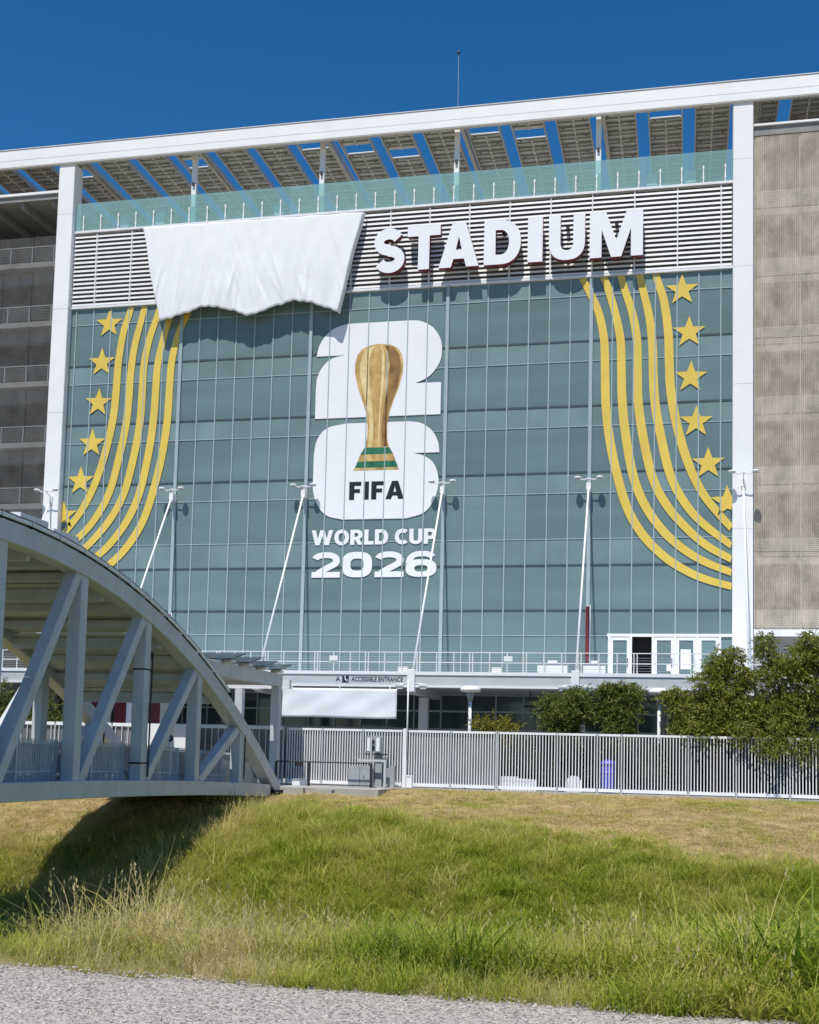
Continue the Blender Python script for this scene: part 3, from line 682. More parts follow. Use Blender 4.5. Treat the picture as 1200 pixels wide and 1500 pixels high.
def glyph_union(th, name, txt, x0, x1, z0, z1, yf, depth, mats, space=.07, gap=.3):
    for ch, lp in zip([c for c in txt if c != ' '], text_loops(txt, x0, x1, z0, z1, space, gap)):
        if ch in '26':   # pieces overlap: build each alone and join into one letter
            groups = [[lp[0]], [lp[1]]] if ch == '2' else [[lp[0], lp[1]], [lp[2]]]
            bm = bmesh.new()
            for i, g in enumerate(groups):
                me = loops_mesh(name, g, depth, yf-i*.002, mats, th.loc); bm.from_mesh(me); bpy.data.meshes.remove(me)
            me = bpy.data.meshes.new(name); bm.to_mesh(me); bm.free()
            for k in mats: me.materials.append(k)
        else: me = loops_mesh(name, lp, depth, yf, mats, th.loc)
        th.part(name, me, [])
glyph_union(em, 'letter_fifa', 'FIFA', 19.48, 22.82, 16.38, 17.47, -.051, .003, [M_black], .12)
glyph_union(em, 'letter_world_cup', 'WORLD CUP', 17.24, 24.80, 13.70, 14.60, -.046, .004, [M_vinyl], .09, .34)
glyph_union(em, 'numeral', '2026', 17.24, 24.86, 11.76, 13.28, -.046, .004, [M_vinyl], .05)

# ------------------------------------------------------------------ roof sign and cloth
sg = Thing('stadium_sign', 'large white block letters with dark red sides reading STADIUM on louvres', 'sign', (28.6, -.4, 29.8))
for ch, x0, x1 in (('S', 20.82, 22.68), ('T', 22.85, 24.83), ('A', 24.74, 27.12), ('D', 27.42, 29.57), ('I', 29.97, 30.83), ('U', 31.19, 33.25), ('M', 33.52, 36.5)):
    w_, lp = glyph(ch); xs_ = [p[0] for l_ in lp for p in l_]; zs_ = [p[1] for l_ in lp for p in l_]
    mnx, mxx, mnz, mxz = min(xs_), max(xs_), min(zs_), max(zs_)
    zz0, zz1 = (29.78, 32.5) if ch == 'S' else (29.86, 32.5)
    lp = [[(x0+(px-mnx)/(mxx-mnx)*(x1-x0), zz0+(pz-mnz)/(mxz-mnz)*(zz1-zz0)) for px, pz in l_] for l_ in lp]
    le = sg.part('letter', loops_mesh('letter', lp, .42, -.86, [M_letter, M_lred], sg.loc), [])
    sg.part('letter_bracket', MB().box((x0+x1)/2-.1, (x0+x1)/2+.1, -.44, -.12, 30.2, 30.3).box((x0+x1)/2-.1, (x0+x1)/2+.1, -.44, -.12, 31.9, 32.0), M_bmetal, parent=le)
def cloth():
    nu, nv = 260, 110
    hem = [(0, 27.66), (.12, 27.98), (.26, 28.46), (.40, 28.14), (.515, 27.62), (.62, 28.08), (.76, 28.50), (.88, 28.14), (1, 27.56)]
    us = np.linspace(0, 1, nu+1); ts = np.linspace(0, 1, nv+1)
    hzs = np.interp(us, [h[0] for h in hem], [h[1] for h in hem])
    kern = np.ones(21)/21; hp = np.pad(hzs, 10, mode='edge'); hs = np.convolve(hp, kern, 'valid'); hzs = np.where((us < .05) | (us > .95), hzs, hs)
    hzs = hzs+.03*np.sin(us*61)+.02*np.sin(us*133+1)
    U, T = np.meshgrid(us, ts)
    xl = 5.69+1.46*T+.04*np.sin(T*9); xr = 20.09-1.35*T+.03*np.sin(T*8+1)
    X = xl+(xr-xl)*U; Zt = 33.86-.07*U+.012*np.sin(U*43); Z = Zt+(hzs[None, :]-Zt)*T
    Yv = -.70-.20*np.sin(np.pi*.5*np.minimum(1, T*1.25))
    Yv = Yv+.03*np.sin(U*9+1)*T+.02*np.sin(U*27+T*2.5+1.5*np.sin(U*6))*T**.7+.010*np.sin(U*71+T*3+2*np.sin(U*9))*T**.5
    g = np.random.default_rng(5)
    for k in range(95):        # creases: narrow ridges pulled between hem and top edge
        u0 = g.uniform(.02, .98); lean = g.normal(.9, .55)*(1 if u0 > .45 else -.6)*.9
        low = g.random() < .6
        z0 = g.uniform(26.8, 28.2) if low else g.uniform(28, 31); L = g.uniform(2.4, 5.0)
        x0 = 6+14*u0; dx, dz = -lean*.22, 1.0; nrm = math.hypot(dx, dz); dx /= nrm; dz /= nrm
        px, pz = X-x0, Z-z0; al = px*dx+pz*dz; ac = px*dz-pz*dx+.06*np.sin(al*1.3+k)
        w = g.uniform(.06, .19); A = g.uniform(.016, .050)*(1 if g.random() < .75 else -1)*(1 if low else .55)
        fade = np.sin(np.pi*np.clip(al/L, 0, 1))**1.3
        Yv = Yv-A*(np.exp(-(ac/w)**2) if k % 3 == 0 else 1.25*np.exp(-np.abs(ac)/(w*.8)))*fade
    pk = np.clip((T-.80)/.2, 0, 1)
    Yv = Yv+.018*pk*np.sin(U*150+4*np.sin(U*17))*(.5+.5*np.sin(U*13+2))
    c = np.clip((T-.985)/.015, 0, 1); Yv = Yv+.05*c
    e = np.minimum(U, 1-U); c = np.clip((.008-e)/.008, 0, 1); Yv = Yv+.30*c
    c = np.clip((.012-T)/.012, 0, 1); Yv = Yv+.25*c
    V = np.stack([X-13, Yv+.3, Z-27.6], 2).reshape(-1, 3); n1 = nu+1
    f = [(j*n1+i, (j+1)*n1+i, (j+1)*n1+i+1, j*n1+i+1) for j in range(nv) for i in range(nu)]
    me = bpy.data.meshes.new('white_sheet'); me.from_pydata(V.tolist(), [], f); smooth(me)
    o = single('white_sheet', me, M_cloth, 'large white cloth draped over part of the roof sign, hem scalloped', 'cloth', loc=(13, -.3, 27.6))
    md = o.modifiers.new('thick', 'SOLIDIFY'); md.thickness = .006; md.offset = 1
cloth()
# small sign on the deck edge
es = Thing('entrance_sign', 'small dark lettering ACCESSIBLE ENTRANCE on the grey deck edge', 'sign', (23, DK-.01, 5.05))
def textmesh(txt, x0, z0, h, y, name, wide=None, off=.012):
    cu = bpy.data.curves.new(name, 'FONT'); cu.body = txt; cu.size = 1; cu.offset = off; cu.extrude = .004
    ob = bpy.data.objects.new(name, cu); me = bpy.data.meshes.new_from_object(ob); bpy.data.objects.remove(ob)
    co = [v.co.copy() for v in me.vertices]; mx = max(c.x for c in co); mn = min(c.x for c in co); top = max(c.y for c in co); lo = min(c.y for c in co)
    kx = (wide/(mx-mn)) if wide else h/(top-lo); kz = h/(top-lo)
    for v, c in zip(me.vertices, co): v.co = (x0+(c.x-mn)*kx, y-c.z, z0+(c.y-lo)*kz)
    return me
def shift(me, loc):
    for v in me.vertices: v.co -= Vector(loc)
    me.materials.clear(); return me
es.part('lettering', shift(textmesh('ACCESSIBLE ENTRANCE', 22.0, 5.2, .24, DK-.008, 'lettering', 2.75), es.loc), M_navy)
es.part('letter_a', shift(textmesh('A', 21.15, 5.2, .24, DK-.008, 'letter_a', .24), es.loc), M_navy)
pl = es.part('symbol_plate', MB().box(21.5, 21.85, DK-.012, DK-.002, 5.14, 5.5), M_navy)
es.part('symbol', MB().box(21.64, 21.69, DK-.016, DK-.012, 5.26, 5.42).box(21.62, 21.70, DK-.0165, DK-.0125, 5.43, 5.48).box(21.64, 21.78, DK-.0165, DK-.0125, 5.26, 5.30).box(21.74, 21.79, DK-.0162, DK-.0122, 5.19, 5.259), M_white2, parent=pl)
# hanging banner
hb = Thing('hanging_banner', 'blank white rectangular banner hung below the deck edge', 'banner', (21.4, DK-.02, 3.28))
def sheet(x0, x1, z0, z1, y, amp, nu=40, nv=12):
    v = []; f = []
    for j in range(nv+1):
        for i in range(nu+1):
            u, t = i/nu, j/nv
            v.append((x0+(x1-x0)*u, y+amp*(math.sin(u*9+t*2)*.5+math.sin((u*3-t)*6)*.4)*math.sin(math.pi*t*.9+.1), z0+(z1-z0)*t+.02*math.sin(u*6)*(1-t)))
    for j in range(nv):
        for i in range(nu): f.append((j*(nu+1)+i, j*(nu+1)+i+1, (j+1)*(nu+1)+i+1, (j+1)*(nu+1)+i))
    return v, f
v, f = sheet(18.26, 24.47, 3.29, 4.82, DK-.06, .05)
me = bpy.data.meshes.new('banner_sheet'); me.from_pydata([(a-hb.loc[0], b-hb.loc[1], c-hb.loc[2]) for a, b, c in v], [], f); smooth(me)
o = hb.part('banner_sheet', me, M_cloth); md = o.modifiers.new('t', 'SOLIDIFY'); md.thickness = .008
for x in (18.8, 21.4, 24.1): hb.part('tie', MB().box(x-.03, x+.03, DK-.08, DK-.055, 4.78, 4.96), M_white)
# floodlights on the facade nodes
FLN = ['beside the open grey decks', 'beside the inner end of the left gold stripes', 'next to the left edge of the white emblem', 'next to the right edge of the white emblem', 'beside the outermost right gold stripe', 'on the white column beside the beige screen']
FLN = ['on the white column by the open grey decks', 'above the bridge arch, by the gold stripes furthest from screen', 'by the emblem, on the side of the draped cloth', 'by the emblem lettering, below the S and T letters', 'by the gold stripes that reach the beige screen', 'on the white column by the beige screen']
for k in range(6):
    x = B*k+(.3 if k == 0 else 0); y0 = -.62 if k in (0, 5) else -.12
    t = Thing('floodlight_pair', 'twin white floodlight '+FLN[k], 'floodlight', (x, y0, 16.9), 'floodlights at the stay rod heads')
    t.part('bracket', MB().tube([(x, y0, 16.96), (x, y0-.35, 17.05), (x, y0-.45, 17.2)], .04, 6).tube([(x-.6, y0-.45, 17.2), (x-.3, y0-.45, 17.12), (x, y0-.45, 17.2), (x+.3, y0-.45, 17.12), (x+.6, y0-.45, 17.2)], .03, 6), M_white2)
    for s_ in (-1, 1):
        h_ = t.part('lamp_head', MB().lathe([(.05, .08), (.18, .05), (.21, .0), (.17, -.05), (.05, -.06)], (x+s_*.62, y0-.5, 17.24), 14), M_white2, sm=True)
        t.part('lens', MB().lathe([(.02, 0), (.15, 0), (.15, -.015), (.02, -.015)], (x+s_*.62, y0-.5, 17.175), 12), M_gmetal, parent=h_)
# narrow red banners seen edge-on
for x, z0, z1, lab in ((9.15, 6.2, 9.35, 'narrow dark red vertical banner showing just above the bridge arch'), (33.66, 5.9, 9.75, 'narrow dark red vertical banner on the deck beside the glass doors')):
    t = Thing('vertical_banner', lab, 'banner', (x, -2, 5.744), 'red banners on the deck')
    t.part('pole', MB().tube([(x+.22, -1.98, 5.744), (x+.22, -1.98, z1+.1)], .03, 6), M_white2)
    t.part('fabric', MB().box(x-.02, x+.18, -2.02, -1.99, z0, z1), M_red)
    t.part('foot', MB().box(x-.1, x+.4, -2.2, -1.8, 5.745, 5.79), M_bmetal)

# ------------------------------------------------------------------ pedestrian bridge
YC, HS = -41.0, 22.0
XN, XF = 22.0, 16.0
def chord_b(y): return .08-.00105*(y-YC)**2
def arch_t(y): return 7.14*(1-((y-YC)/HS)**2)+.06
def arch_n(y):
    s_ = -2*7.14*(y-YC)/HS**2; n_ = Vector((0, -s_, 1)).normalized(); return n_
br = Thing('pedestrian_bridge', 'grey steel bowstring truss footbridge with roof, crossing the grassy channel', 'bridge', (19, YC, -.4))
PN = [-23.64+.0, -28.0, -32.35, -36.7, -41.0]
PN = PN+[2*YC-y for y in PN[:-1]]
for X in (XN, XF):
    ys = np.linspace(YC+HS, YC-HS, 61); a_ = MB(); sec = .55; hw = .25
    b0 = 0
    for y in ys:
        o_ = Vector((X, y, arch_t(y))); i_ = o_-arch_n(y)*sec
        for p in ((-hw, o_), (hw, o_), (hw, i_), (-hw, i_)): a_.v.append((X+p[0], p[1].y, p[1].z))
    for i in range(60):
        for k in range(4): a_.f.append((i*4+k, i*4+(k+1) % 4, i*4+4+(k+1) % 4, i*4+4+k)); a_.m.append(0)
    a_.f += [(3, 2, 1, 0), (240, 241, 242, 243)]; a_.m += [0, 0]
    ar = br.part('arch', a_, M_bridge); bevel(ar, .02)
    c_ = MB(); ys2 = np.linspace(YC+HS-1.3, YC-HS+1.3, 31)
    for y in ys2:
        for dx, dz in ((-.26, 0), (.26, 0), (.26, .5), (-.26, .5)): c_.v.append((X+dx, y, chord_b(y)+dz))
    for i in range(30):
        for k in range(4): c_.f.append((i*4+k, i*4+(k+1) % 4, i*4+4+(k+1) % 4, i*4+4+k)); c_.m.append(0)
    c_.f += [(3, 2, 1, 0), (120, 121, 122, 123)]; c_.m += [0, 0]
    ch_ = br.part('bottom_chord', c_, M_bridge); bevel(ch_, .02)
    sj_ = MB()
    for y in (-27.2, -35.6, -45, -53): sj_.box(X+.2605, X+.262, y-.012, y+.012, chord_b(y)+.004, chord_b(y)+.496)
    br.part('chord_seam', sj_, M_bridge2, parent=ch_)
    for e in (1, -1):
        y = YC+e*(HS-.6)
        br.part('bearing', MB().box(X-.34, X+.34, y-.72, y+.7, chord_b(y)-.16, chord_b(y)-.005).box(X-.3, X+.3, y-.6, y+.8, chord_b(y)+.02, chord_b(y)+.12).box(X-.34, X+.34, y-.4, y+.85, chord_b(y)+.2, chord_b(y)+.28), M_rubber)
    for y in PN:
        zb = chord_b(y)+.5; ztop = arch_t(y)-.5/arch_n(y).z
        vv = br.part('vertical', MB().box(X-.2, X+.2, y-.2, y+.2, zb-.02, ztop+.04), M_bridge); bevel(vv, .02)
    for s_ in (1, -1):
        yy = [-23.64, -28.0, -32.35, -36.7, -41.0]
        for a, b in zip(yy, yy[1:]):
            y1 = a-.28; y2 = b+.32
            if s_ < 0: y1, y2 = 2*YC-y1, 2*YC-y2
            d = br.part('diagonal', MB().bar((X, y1, arch_t(y1)-.5/arch_n(y1).z+.0), (X, y2, chord_b(y2)+.48), .34, .36, up=(1, 0, 0)), M_bridge); bevel(d, .02)
    br.part('conduit', MB().tube([(X+.24, -32.1, 4.6), (X+.24, -32.12, .6)], .03, 6).tube([(X+.24, -23.4, 2.1), (X+.24, -23.42, .4)], .03, 6).box(X-.22, X+.22, -32.58, -32.12, 1.02, 1.07).box(X-.21, X+.21, -32.57, -32.13, 4.0, 4.05), M_bmetal)
# deck and railings
dk = MB(); ys = np.linspace(YC+HS, YC-HS, 41)
for i in range(40):
    y0, y1 = ys[i+1], ys[i]; z0, z1 = chord_b(y0), chord_b(y1); b0 = len(dk.v)
    for x in (XF+.27, XN-.27):
        dk.v += [(x, y0, z0+.25), (x, y1, z1+.25), (x, y1, z1+.4), (x, y0, z0+.4)]
    for q in ((0, 1, 2, 3), (7, 6, 5, 4), (0, 4, 5, 1), (3, 2, 6, 7), (0, 3, 7, 4), (1, 5, 6, 2)): dk.f.append(tuple(b0+k for k in q)); dk.m.append(0)
br.part('bridge_deck', dk, M_conc)
for y in np.arange(YC-HS+1.5, YC+HS-1, 2.15): br.part('floor_beam', MB().box(XF+.265, XN-.265, y-.1, y+.1, chord_b(y)-.02, chord_b(y)+.245), M_bridge)
for X in (XN-.42, XF+.42):
    for i in range(20):
        y0 = YC-HS+1.0+i*2.1; y1 = y0+2.06; p = MB()
        za, zb = chord_b(y0)+.41, chord_b(y1)+.41
        n = 17
        for k in range(n):
            t = k/(n-1); y = y0+.05+(y1-y0-.1)*t; z = za+(zb-za)*t; p.box(X-.012, X+.012, y-.012, y+.012, z+.05, z+1.24)
        for h in (.06, .34, 1.14): p.bar((X, y0, za+h), (X, y1, zb+h), .045, .045)
        rp_ = br.part('railing_panel', p, M_bridge2, kind='stuff')
        if X > 19: br.part('infill_mesh', MB().bar((X-.03, y0+.03, (za+zb)/2+.58+(za-zb)/2), (X-.03, y1-.03, (za+zb)/2+.58+(zb-za)/2), .006, 1.04), M_infill, parent=rp_)
        br.part('railing_post', MB().box(X-.045, X+.045, y0-.06, y0+.03, za-.005, za+1.22), M_bridge2)
# roof between the arches
rf = MB(); ys = np.linspace(-25.6, 2*YC+25.6, 57)
for i in range(len(ys)-1):
    y1, y0 = ys[i], ys[i+1]; b0 = len(rf.v); dz = .10 if i % 2 else .0
    for x in (XF+.26, XN-.26):
        rf.v += [(x, y0, arch_t(y0)-.30+dz), (x, y1, arch_t(y1)-.30+dz), (x, y1, arch_t(y1)-.22+dz), (x, y0, arch_t(y0)-.22+dz)]
    for q in ((0, 1, 2, 3), (7, 6, 5, 4), (0, 4, 5, 1), (3, 2, 6, 7), (0, 3, 7, 4), (1, 5, 6, 2)): rf.f.append(tuple(b0+k for k in q)); rf.m.append(0)
roof = br.part('roof_sheet', rf, M_sol)
for k, y in enumerate(np.arange(-26, 2*YC+25.5, -1.45)):
    z = arch_t(y)
    h = .36 if k % 3 == 0 else .2
    br.part('roof_beam', MB().box(XF+.255, XN-.255, y-.09, y+.09, z-.32-h, z-.305), M_bridge)
    pp = MB().bar((XF-.2, y, z+.16), (XN+.3, y, z+.16), 1.36, .04, up=arch_n(y))
    br.part('roof_solar_panel', pp, [M_soltop])
ed = MB()
for y0 in np.arange(-25.4, 2*YC+25.4, -1.45):
    y1 = y0-1.4
    ed.bar((XN+.28, y0, arch_t(y0)+.10), (XN+.28, y1, arch_t(y1)+.10), .05, .10)
br.part('roof_edge_trim', ed, M_white)
for y in (-39.6, -37.9):
    br.part('roof_box', MB().box(XN-.9, XN+.2, y-.7, y+.7, arch_t(y)+.14, arch_t(y)+.36), M_white)
for y, z in ((-30.6, 4.6), (-25.7, 3.3)):
    f_ = br.part('roof_lamp', MB().box(XN-.9, XN-.5, y-.15, y+.15, z-.1, z+.14), M_bmetal)
    br.part('lamp_stem', MB().box(XN-.72, XN-.68, y-.03, y+.03, z+.142, arch_t(y)-.25), M_bmetal, parent=f_)
# abutment
ab = Thing('bridge_abutment', 'pale concrete abutment block under the far end of the footbridge', 'abutment', (19, -18.6, -1))
ab.part('seat_wall', MB().box(15.2, 22.75, -19.3, -15.26, -2.2, chord_b(-19.6)-.17), M_conc)
ab.part('wing_wall', MB().box(22.754, 23.3, -19.15, -15.8, -1.6, -.02), M_conc)
ab.part('landing_slab', MB().box(15.6, 26.5, -18.9, -15.76, -.5, -.005).box(23.8, 24.6, -19.3, -18.904, -.9, -.05), M_conc)
ab2 = single('near_abutment', MB().box(15.2, 22.75, -66, -62.7, -2, -.62), M_conc, 'concrete abutment under the near end of the footbridge, beside the path', 'abutment')
# entrance pergola beyond the bridge
pgl = Thing('entrance_pergola', 'white steel pergola with tilted dark solar panels at the bridge end', 'pergola', (18, -18, 0))
for x, y in ((20.72, -15.5), (15.3, -15.5), (18.0, -13.0), (13.0, -13.0)):
    p = pgl.part('post', MB().box(x-.19, x+.19, y-.19, y+.19, 0, 4.44), M_bridge); bevel(p, .02)
for x in (20.72, 15.3):
    p = pgl.part('beam', MB().box(x-.18, x+.18, -24.2, -15.2, 4.444, 5.02), M_bridge); bevel(p, .02)
for bb in ((12.5, 20.535, -13.15, -12.85, 4.46, 4.9), (15.49, 20.53, -15.6, -15.3, 4.5, 4.9), (15.49, 20.53, -19.6, -19.3, 4.5, 4.9)): pgl.part('cross_beam', MB().box(*bb), M_white2)
for k, y in enumerate((-16.2, -18.2, -20.2, -22.2)):
    pgl.part('solar_panel', MB().bar((14.9, y, 5.28), (21.4, y, 5.28), 1.5, .05, up=(0, -.22, 1)), M_soltop)
    pgl.part('panel_bracket', MB().box(20.75, 21.2, y-.3, y+.2, 5.024, 5.13).box(15.2, 15.6, y-.3, y+.2, 5.024, 5.13), M_white)

# ------------------------------------------------------------------ fences
FY = -14.24
pick = withmat(fix(MB().box(-.020, .020, -.02, .02, .1, 2.5).mesh('picket')), M_white)
pickg = withmat(fix(MB().box(-.022, .022, -.02, .02, .1, 2.5).mesh('picket')), M_offw)
def fence(name, label, x0, x1, posts, pitch, pm_, gauze=None, thick_top=.10, base=.14):
    t = Thing(name, label, 'fence', ((x0+x1)/2, FY, 0))
    xs = [x0]+posts+[x1]
    for a, b in zip(xs, xs[1:]):
        pn = t.part('top_rail', MB().box(a+.05, b-.05, FY-.035, FY+.035, 2.5, 2.5+thick_top), M_white)
        t.part('bottom_rail', MB().box(a+.05, b-.05, FY-.03, FY+.03, .06, .06+base), M_white)
        n = int((b-a-.1)/pitch)
        for k in range(n): t.inst('picket', pm_, (a+.05+(k+.5)*(b-a-.1)/n, FY, 0), pn)
        if gauze: t.part('screen_sheet', MB().box(a+.06, b-.06, FY+.06, FY+.066, .2, 2.48), gauze, parent=pn)
    for x in xs: t.part('fence_post', MB().box(x-.03, x+.03, FY-.045, FY+.045, 0, 2.62), M_offw)
    return t
fence('gate_fence', 'white picket fence with grey gauze behind, between bridge and tall white post', 20.9, 26.45, [22.6, 24.55], .12, pick, M_gauze)
fence('gauze_fence', 'white picket fence with grey gauze beside the small lamp post', 26.62, 30.72, [28.65], .12, pick, M_gauze)
fence('picket_fence', 'white picket fence in front of the leafy trees', 30.80, 48.4, [33.45, 35.2, 36.25, 39.1, 41.1, 43.3, 45.7], .128, pick)
fence('plaza_fence', 'pale grey fence with gauze seen through the bridge truss', -6, 20.7, [-3, 0, 3, 6, 9, 12, 15, 18], .30, pickg, M_gauze, .16)
gp = Thing('gate_post', 'tall white square gate post between the two gauze fences', 'post', (26.535, FY, 0))
gp.part('shaft', MB().box(26.455, 26.615, FY-.12, FY+.1, 0, 2.66), M_white)
gp.part('pipe', MB().tube([(26.64, FY-.14, 1.5), (26.64, FY-.14, 4.9)], .035, 8), M_white2, sm=True)

# ------------------------------------------------------------------ street furniture
for x, lab in ((29.1, 'white mushroom-cap lamp post behind the fence beside the yellow shrub'), (37.8, 'white mushroom-cap lamp post standing between the leafy trees')):
    t = Thing('lamp_post', lab, 'lamp post', (x, -12, 0), 'lamp posts behind the fence')
    t.part('pole', MB().tube([(x, -12, 0), (x, -12, 4.1)], .075, 10), M_white2, sm=True)
    t.part('neck', MB().lathe([(.10, 0), (.15, .2), (.17, .42), (.08, .45)], (x, -12, 4.05), 12), M_gmetal, sm=True)
    t.part('lamp_head', MB().lathe([(.12, 0), (.45, .05), (.50, .13), (.46, .22), (.3, .30), (.05, .33)], (x, -12, 4.45), 18), M_white, sm=True)
t = Thing('blue_barrel', 'bright blue plastic bin behind the white picket fence', 'bin', (35.65, -13.84, 0))
t.part('body', MB().lathe([(.27, 0), (.30, .05), (.34, 1.2), (.34, 1.25)], (35.65, -13.84, 0), 18), M_blue, sm=True)
t.part('lid', MB().lathe([(.37, 1.25), (.37, 1.32), (.3, 1.42), (.05, 1.5)], (35.65, -13.84, 0), 18), M_blue, sm=True)
t.part('rim', MB().lathe([(.355, .9), (.37, .92), (.355, .95)], (35.65, -13.84, 0), 18), M_blue)
t = Thing('barrier_block', 'long low white barrier block behind the picket fence', 'barrier', (31.7, -13.85, 0))
t.part('block', MB().prism([(30.95, 0), (32.5, 0), (32.5, .5), (31.7, .54), (31.6, .62), (30.95, .62)], -14.1, -13.6), M_white)
t.part('slot_row', MB().box(31.0, 32.4, -14.106, -14.1, .40, .44), M_offw)
t = Thing('plastic_barrier', 'small white plastic barrier with upright slots near blue bin', 'barrier', (34.15, -13.85, 0))
t.part('body', MB().prism([(33.8, 0), (34.5, 0), (34.5, .5), (34.3, .72), (34.0, .72), (33.8, .5)], -14.1, -13.7), M_white)
t.part('slot', MB().box(33.9, 33.95, -14.106, -14.1, .1, .48).box(34.08, 34.13, -14.106, -14.1, .1, .48).box(34.28, 34.33, -14.106, -14.1, .1, .48), M_offw)
t = Thing('guard_rail', 'thin black pipe guard rail on the landing beside the bridge', 'railing', (23.4, -16.5, 0))
for x in (21.17, 22.7, 25.55): t.part('post', MB().box(x-.05, x+.05, -16.55, -16.45, -.004, 1.05), M_bmetal)
t.part('top_rail', MB().tube([(21.17, -16.5, 1.06), (25.55, -16.5, 1.06)], .03, 8), M_bmetal)
t.part('bottom_rail', MB().tube([(22.7, -16.5, .08), (25.55, -16.5, .08)], .025, 8), M_bmetal)
t.part('latch_box', MB().box(22.1, 22.42, -16.56, -16.46, .86, 1.04), M_bmetal)
t = Thing('utility_cabinet', 'squat grey utility cabinet behind the black guard rail', 'cabinet', (24.95, -15.9, 0))
cbn = t.part('body', MB().prism([(24.4, 0), (25.45, 0), (25.45, .82), (25.3, .93), (24.5, .93), (24.4, .82)], -16.1, -15.6), M_gmetal)
t.part('door_seam', MB().box(24.92, 24.935, -16.106, -16.1, .06, .86).box(25.1, 25.13, -16.115, -16.1, .4, .52), M_bmetal, parent=cbn)
t = Thing('pipe_stand', 'small white pipe stand beside the grey cabinet', 'stand', (25.3, -15.7, 0))
t.part('frame_pipe', MB().box(24.6, 25.95, -15.4, -15.3, 1.13, 1.23).box(25.84, 25.94, -15.4, -15.3, 0, 1.126).box(25.2, 25.25, -15.38, -15.32, 1.234, 2.4), M_offw)
t = Thing('meter_pedestal', 'dark meter pedestal with white panels in front of the gauze fence', 'pedestal', (25.3, -14.9, 0))
t.part('stand', MB().box(25.35, 25.65, -15.0, -14.75, 0, 2.25).box(25.7, 26.2, -14.9, -14.7, 0, .95), M_gmetal)
t.part('meter_box', MB().box(24.95, 25.6, -15.12, -15.004, 1.55, 2.3), M_gmetal)
t.part('panel', MB().box(24.98, 25.1, -15.14, -15.124, 1.6, 2.2).box(25.4, 25.55, -15.14, -15.124, 1.6, 2.2), M_white)
t.part('gauge', MB().box(25.17, 25.33, -15.15, -15.124, 1.65, 1.85).box(25.19, 25.31, -15.15, -15.124, 1.95, 2.1), M_bmetal)
t.part('shelf', MB().box(24.9, 25.9, -15.2, -15.004, 1.44, 1.49), M_bmetal)
t = Thing('cable_box', 'low pale junction box by the black guard rail foot', 'box', (22.1, -15.9, 0))
t.part('case', MB().box(21.8, 22.4, -16.1, -15.7, -.004, .25), M_white2); t.part('lid', MB().box(21.77, 22.43, -16.13, -15.67, .254, .29), M_offw)
t = Thing('white_bollard', 'short white box bollard at the foot of the gate post', 'bollard', (26.9, -14.7, 0))
t.part('case', MB().box(26.75, 27.0, -14.8, -14.6, 0, .5), M_white); t.part('cap', MB().box(26.73, 27.02, -14.82, -14.58, .504, .56), M_white2)
t = Thing('bike_rack', 'low dark metal frame rack behind the gauze fence', 'rack', (29.3, -13.6, 0))
for x in (28.3, 30.1, 29.2): t.part('upright', MB().box(x-.04, x+.04, -13.64, -13.56, 0, 1.1), M_bmetal)
t.part('bar', MB().box(28.3, 30.1, -13.62, -13.58, 1.104, 1.15), M_bmetal)
# number board, red booths
t = Thing('number_board', 'white board with a black 6 seen through the bridge truss', 'sign', (15.2, -15.3, 0))
t.part('board', MB().box(13.9, 16.55, -15.36, -15.3, 1.35, 2.55), M_white)
me = textmesh('6', 15.3, 1.80, .55, -15.37, 'numeral', .38, .03); t.part('numeral', shift(me, t.loc), M_black)
t.part('border', MB().box(16.3, 16.36, -15.368, -15.36, 1.4, 2.5), M_offw)
for x in (14.0, 16.45): t.part('leg', MB().box(x-.03, x+.03, -15.3, -15.25, -.01, 1.4), M_offw)
for k, (x0, x1, lab) in enumerate(((6.2, 7.4, 'red booth panel beside the dark leafy tree under the deck'), (8.0, 8.75, 'narrowest red booth panel under the deck, between white posts'), (9.6, 11.3, 'widest red booth panel under the deck'))):
    t = Thing('red_booth', lab, 'booth', ((x0+x1)/2, -6, 0), 'red booths under the deck')
    t.part('panel', MB().box(x0, x1, -6.1, -5.9, .0, 4.5), M_red)
    t.part('side_post', MB().box(x1+.02, x1+.32, -6.15, -5.85, 0, 4.5), M_white)
    t.part('header', MB().box(x0-.1, x1+.32, -6.16, -5.84, 4.504, 4.8), M_white2)
    t.part('inset', MB().box(x0+.2, x1-.2, -6.13, -6.104, 1.0, 3.6), M_red)

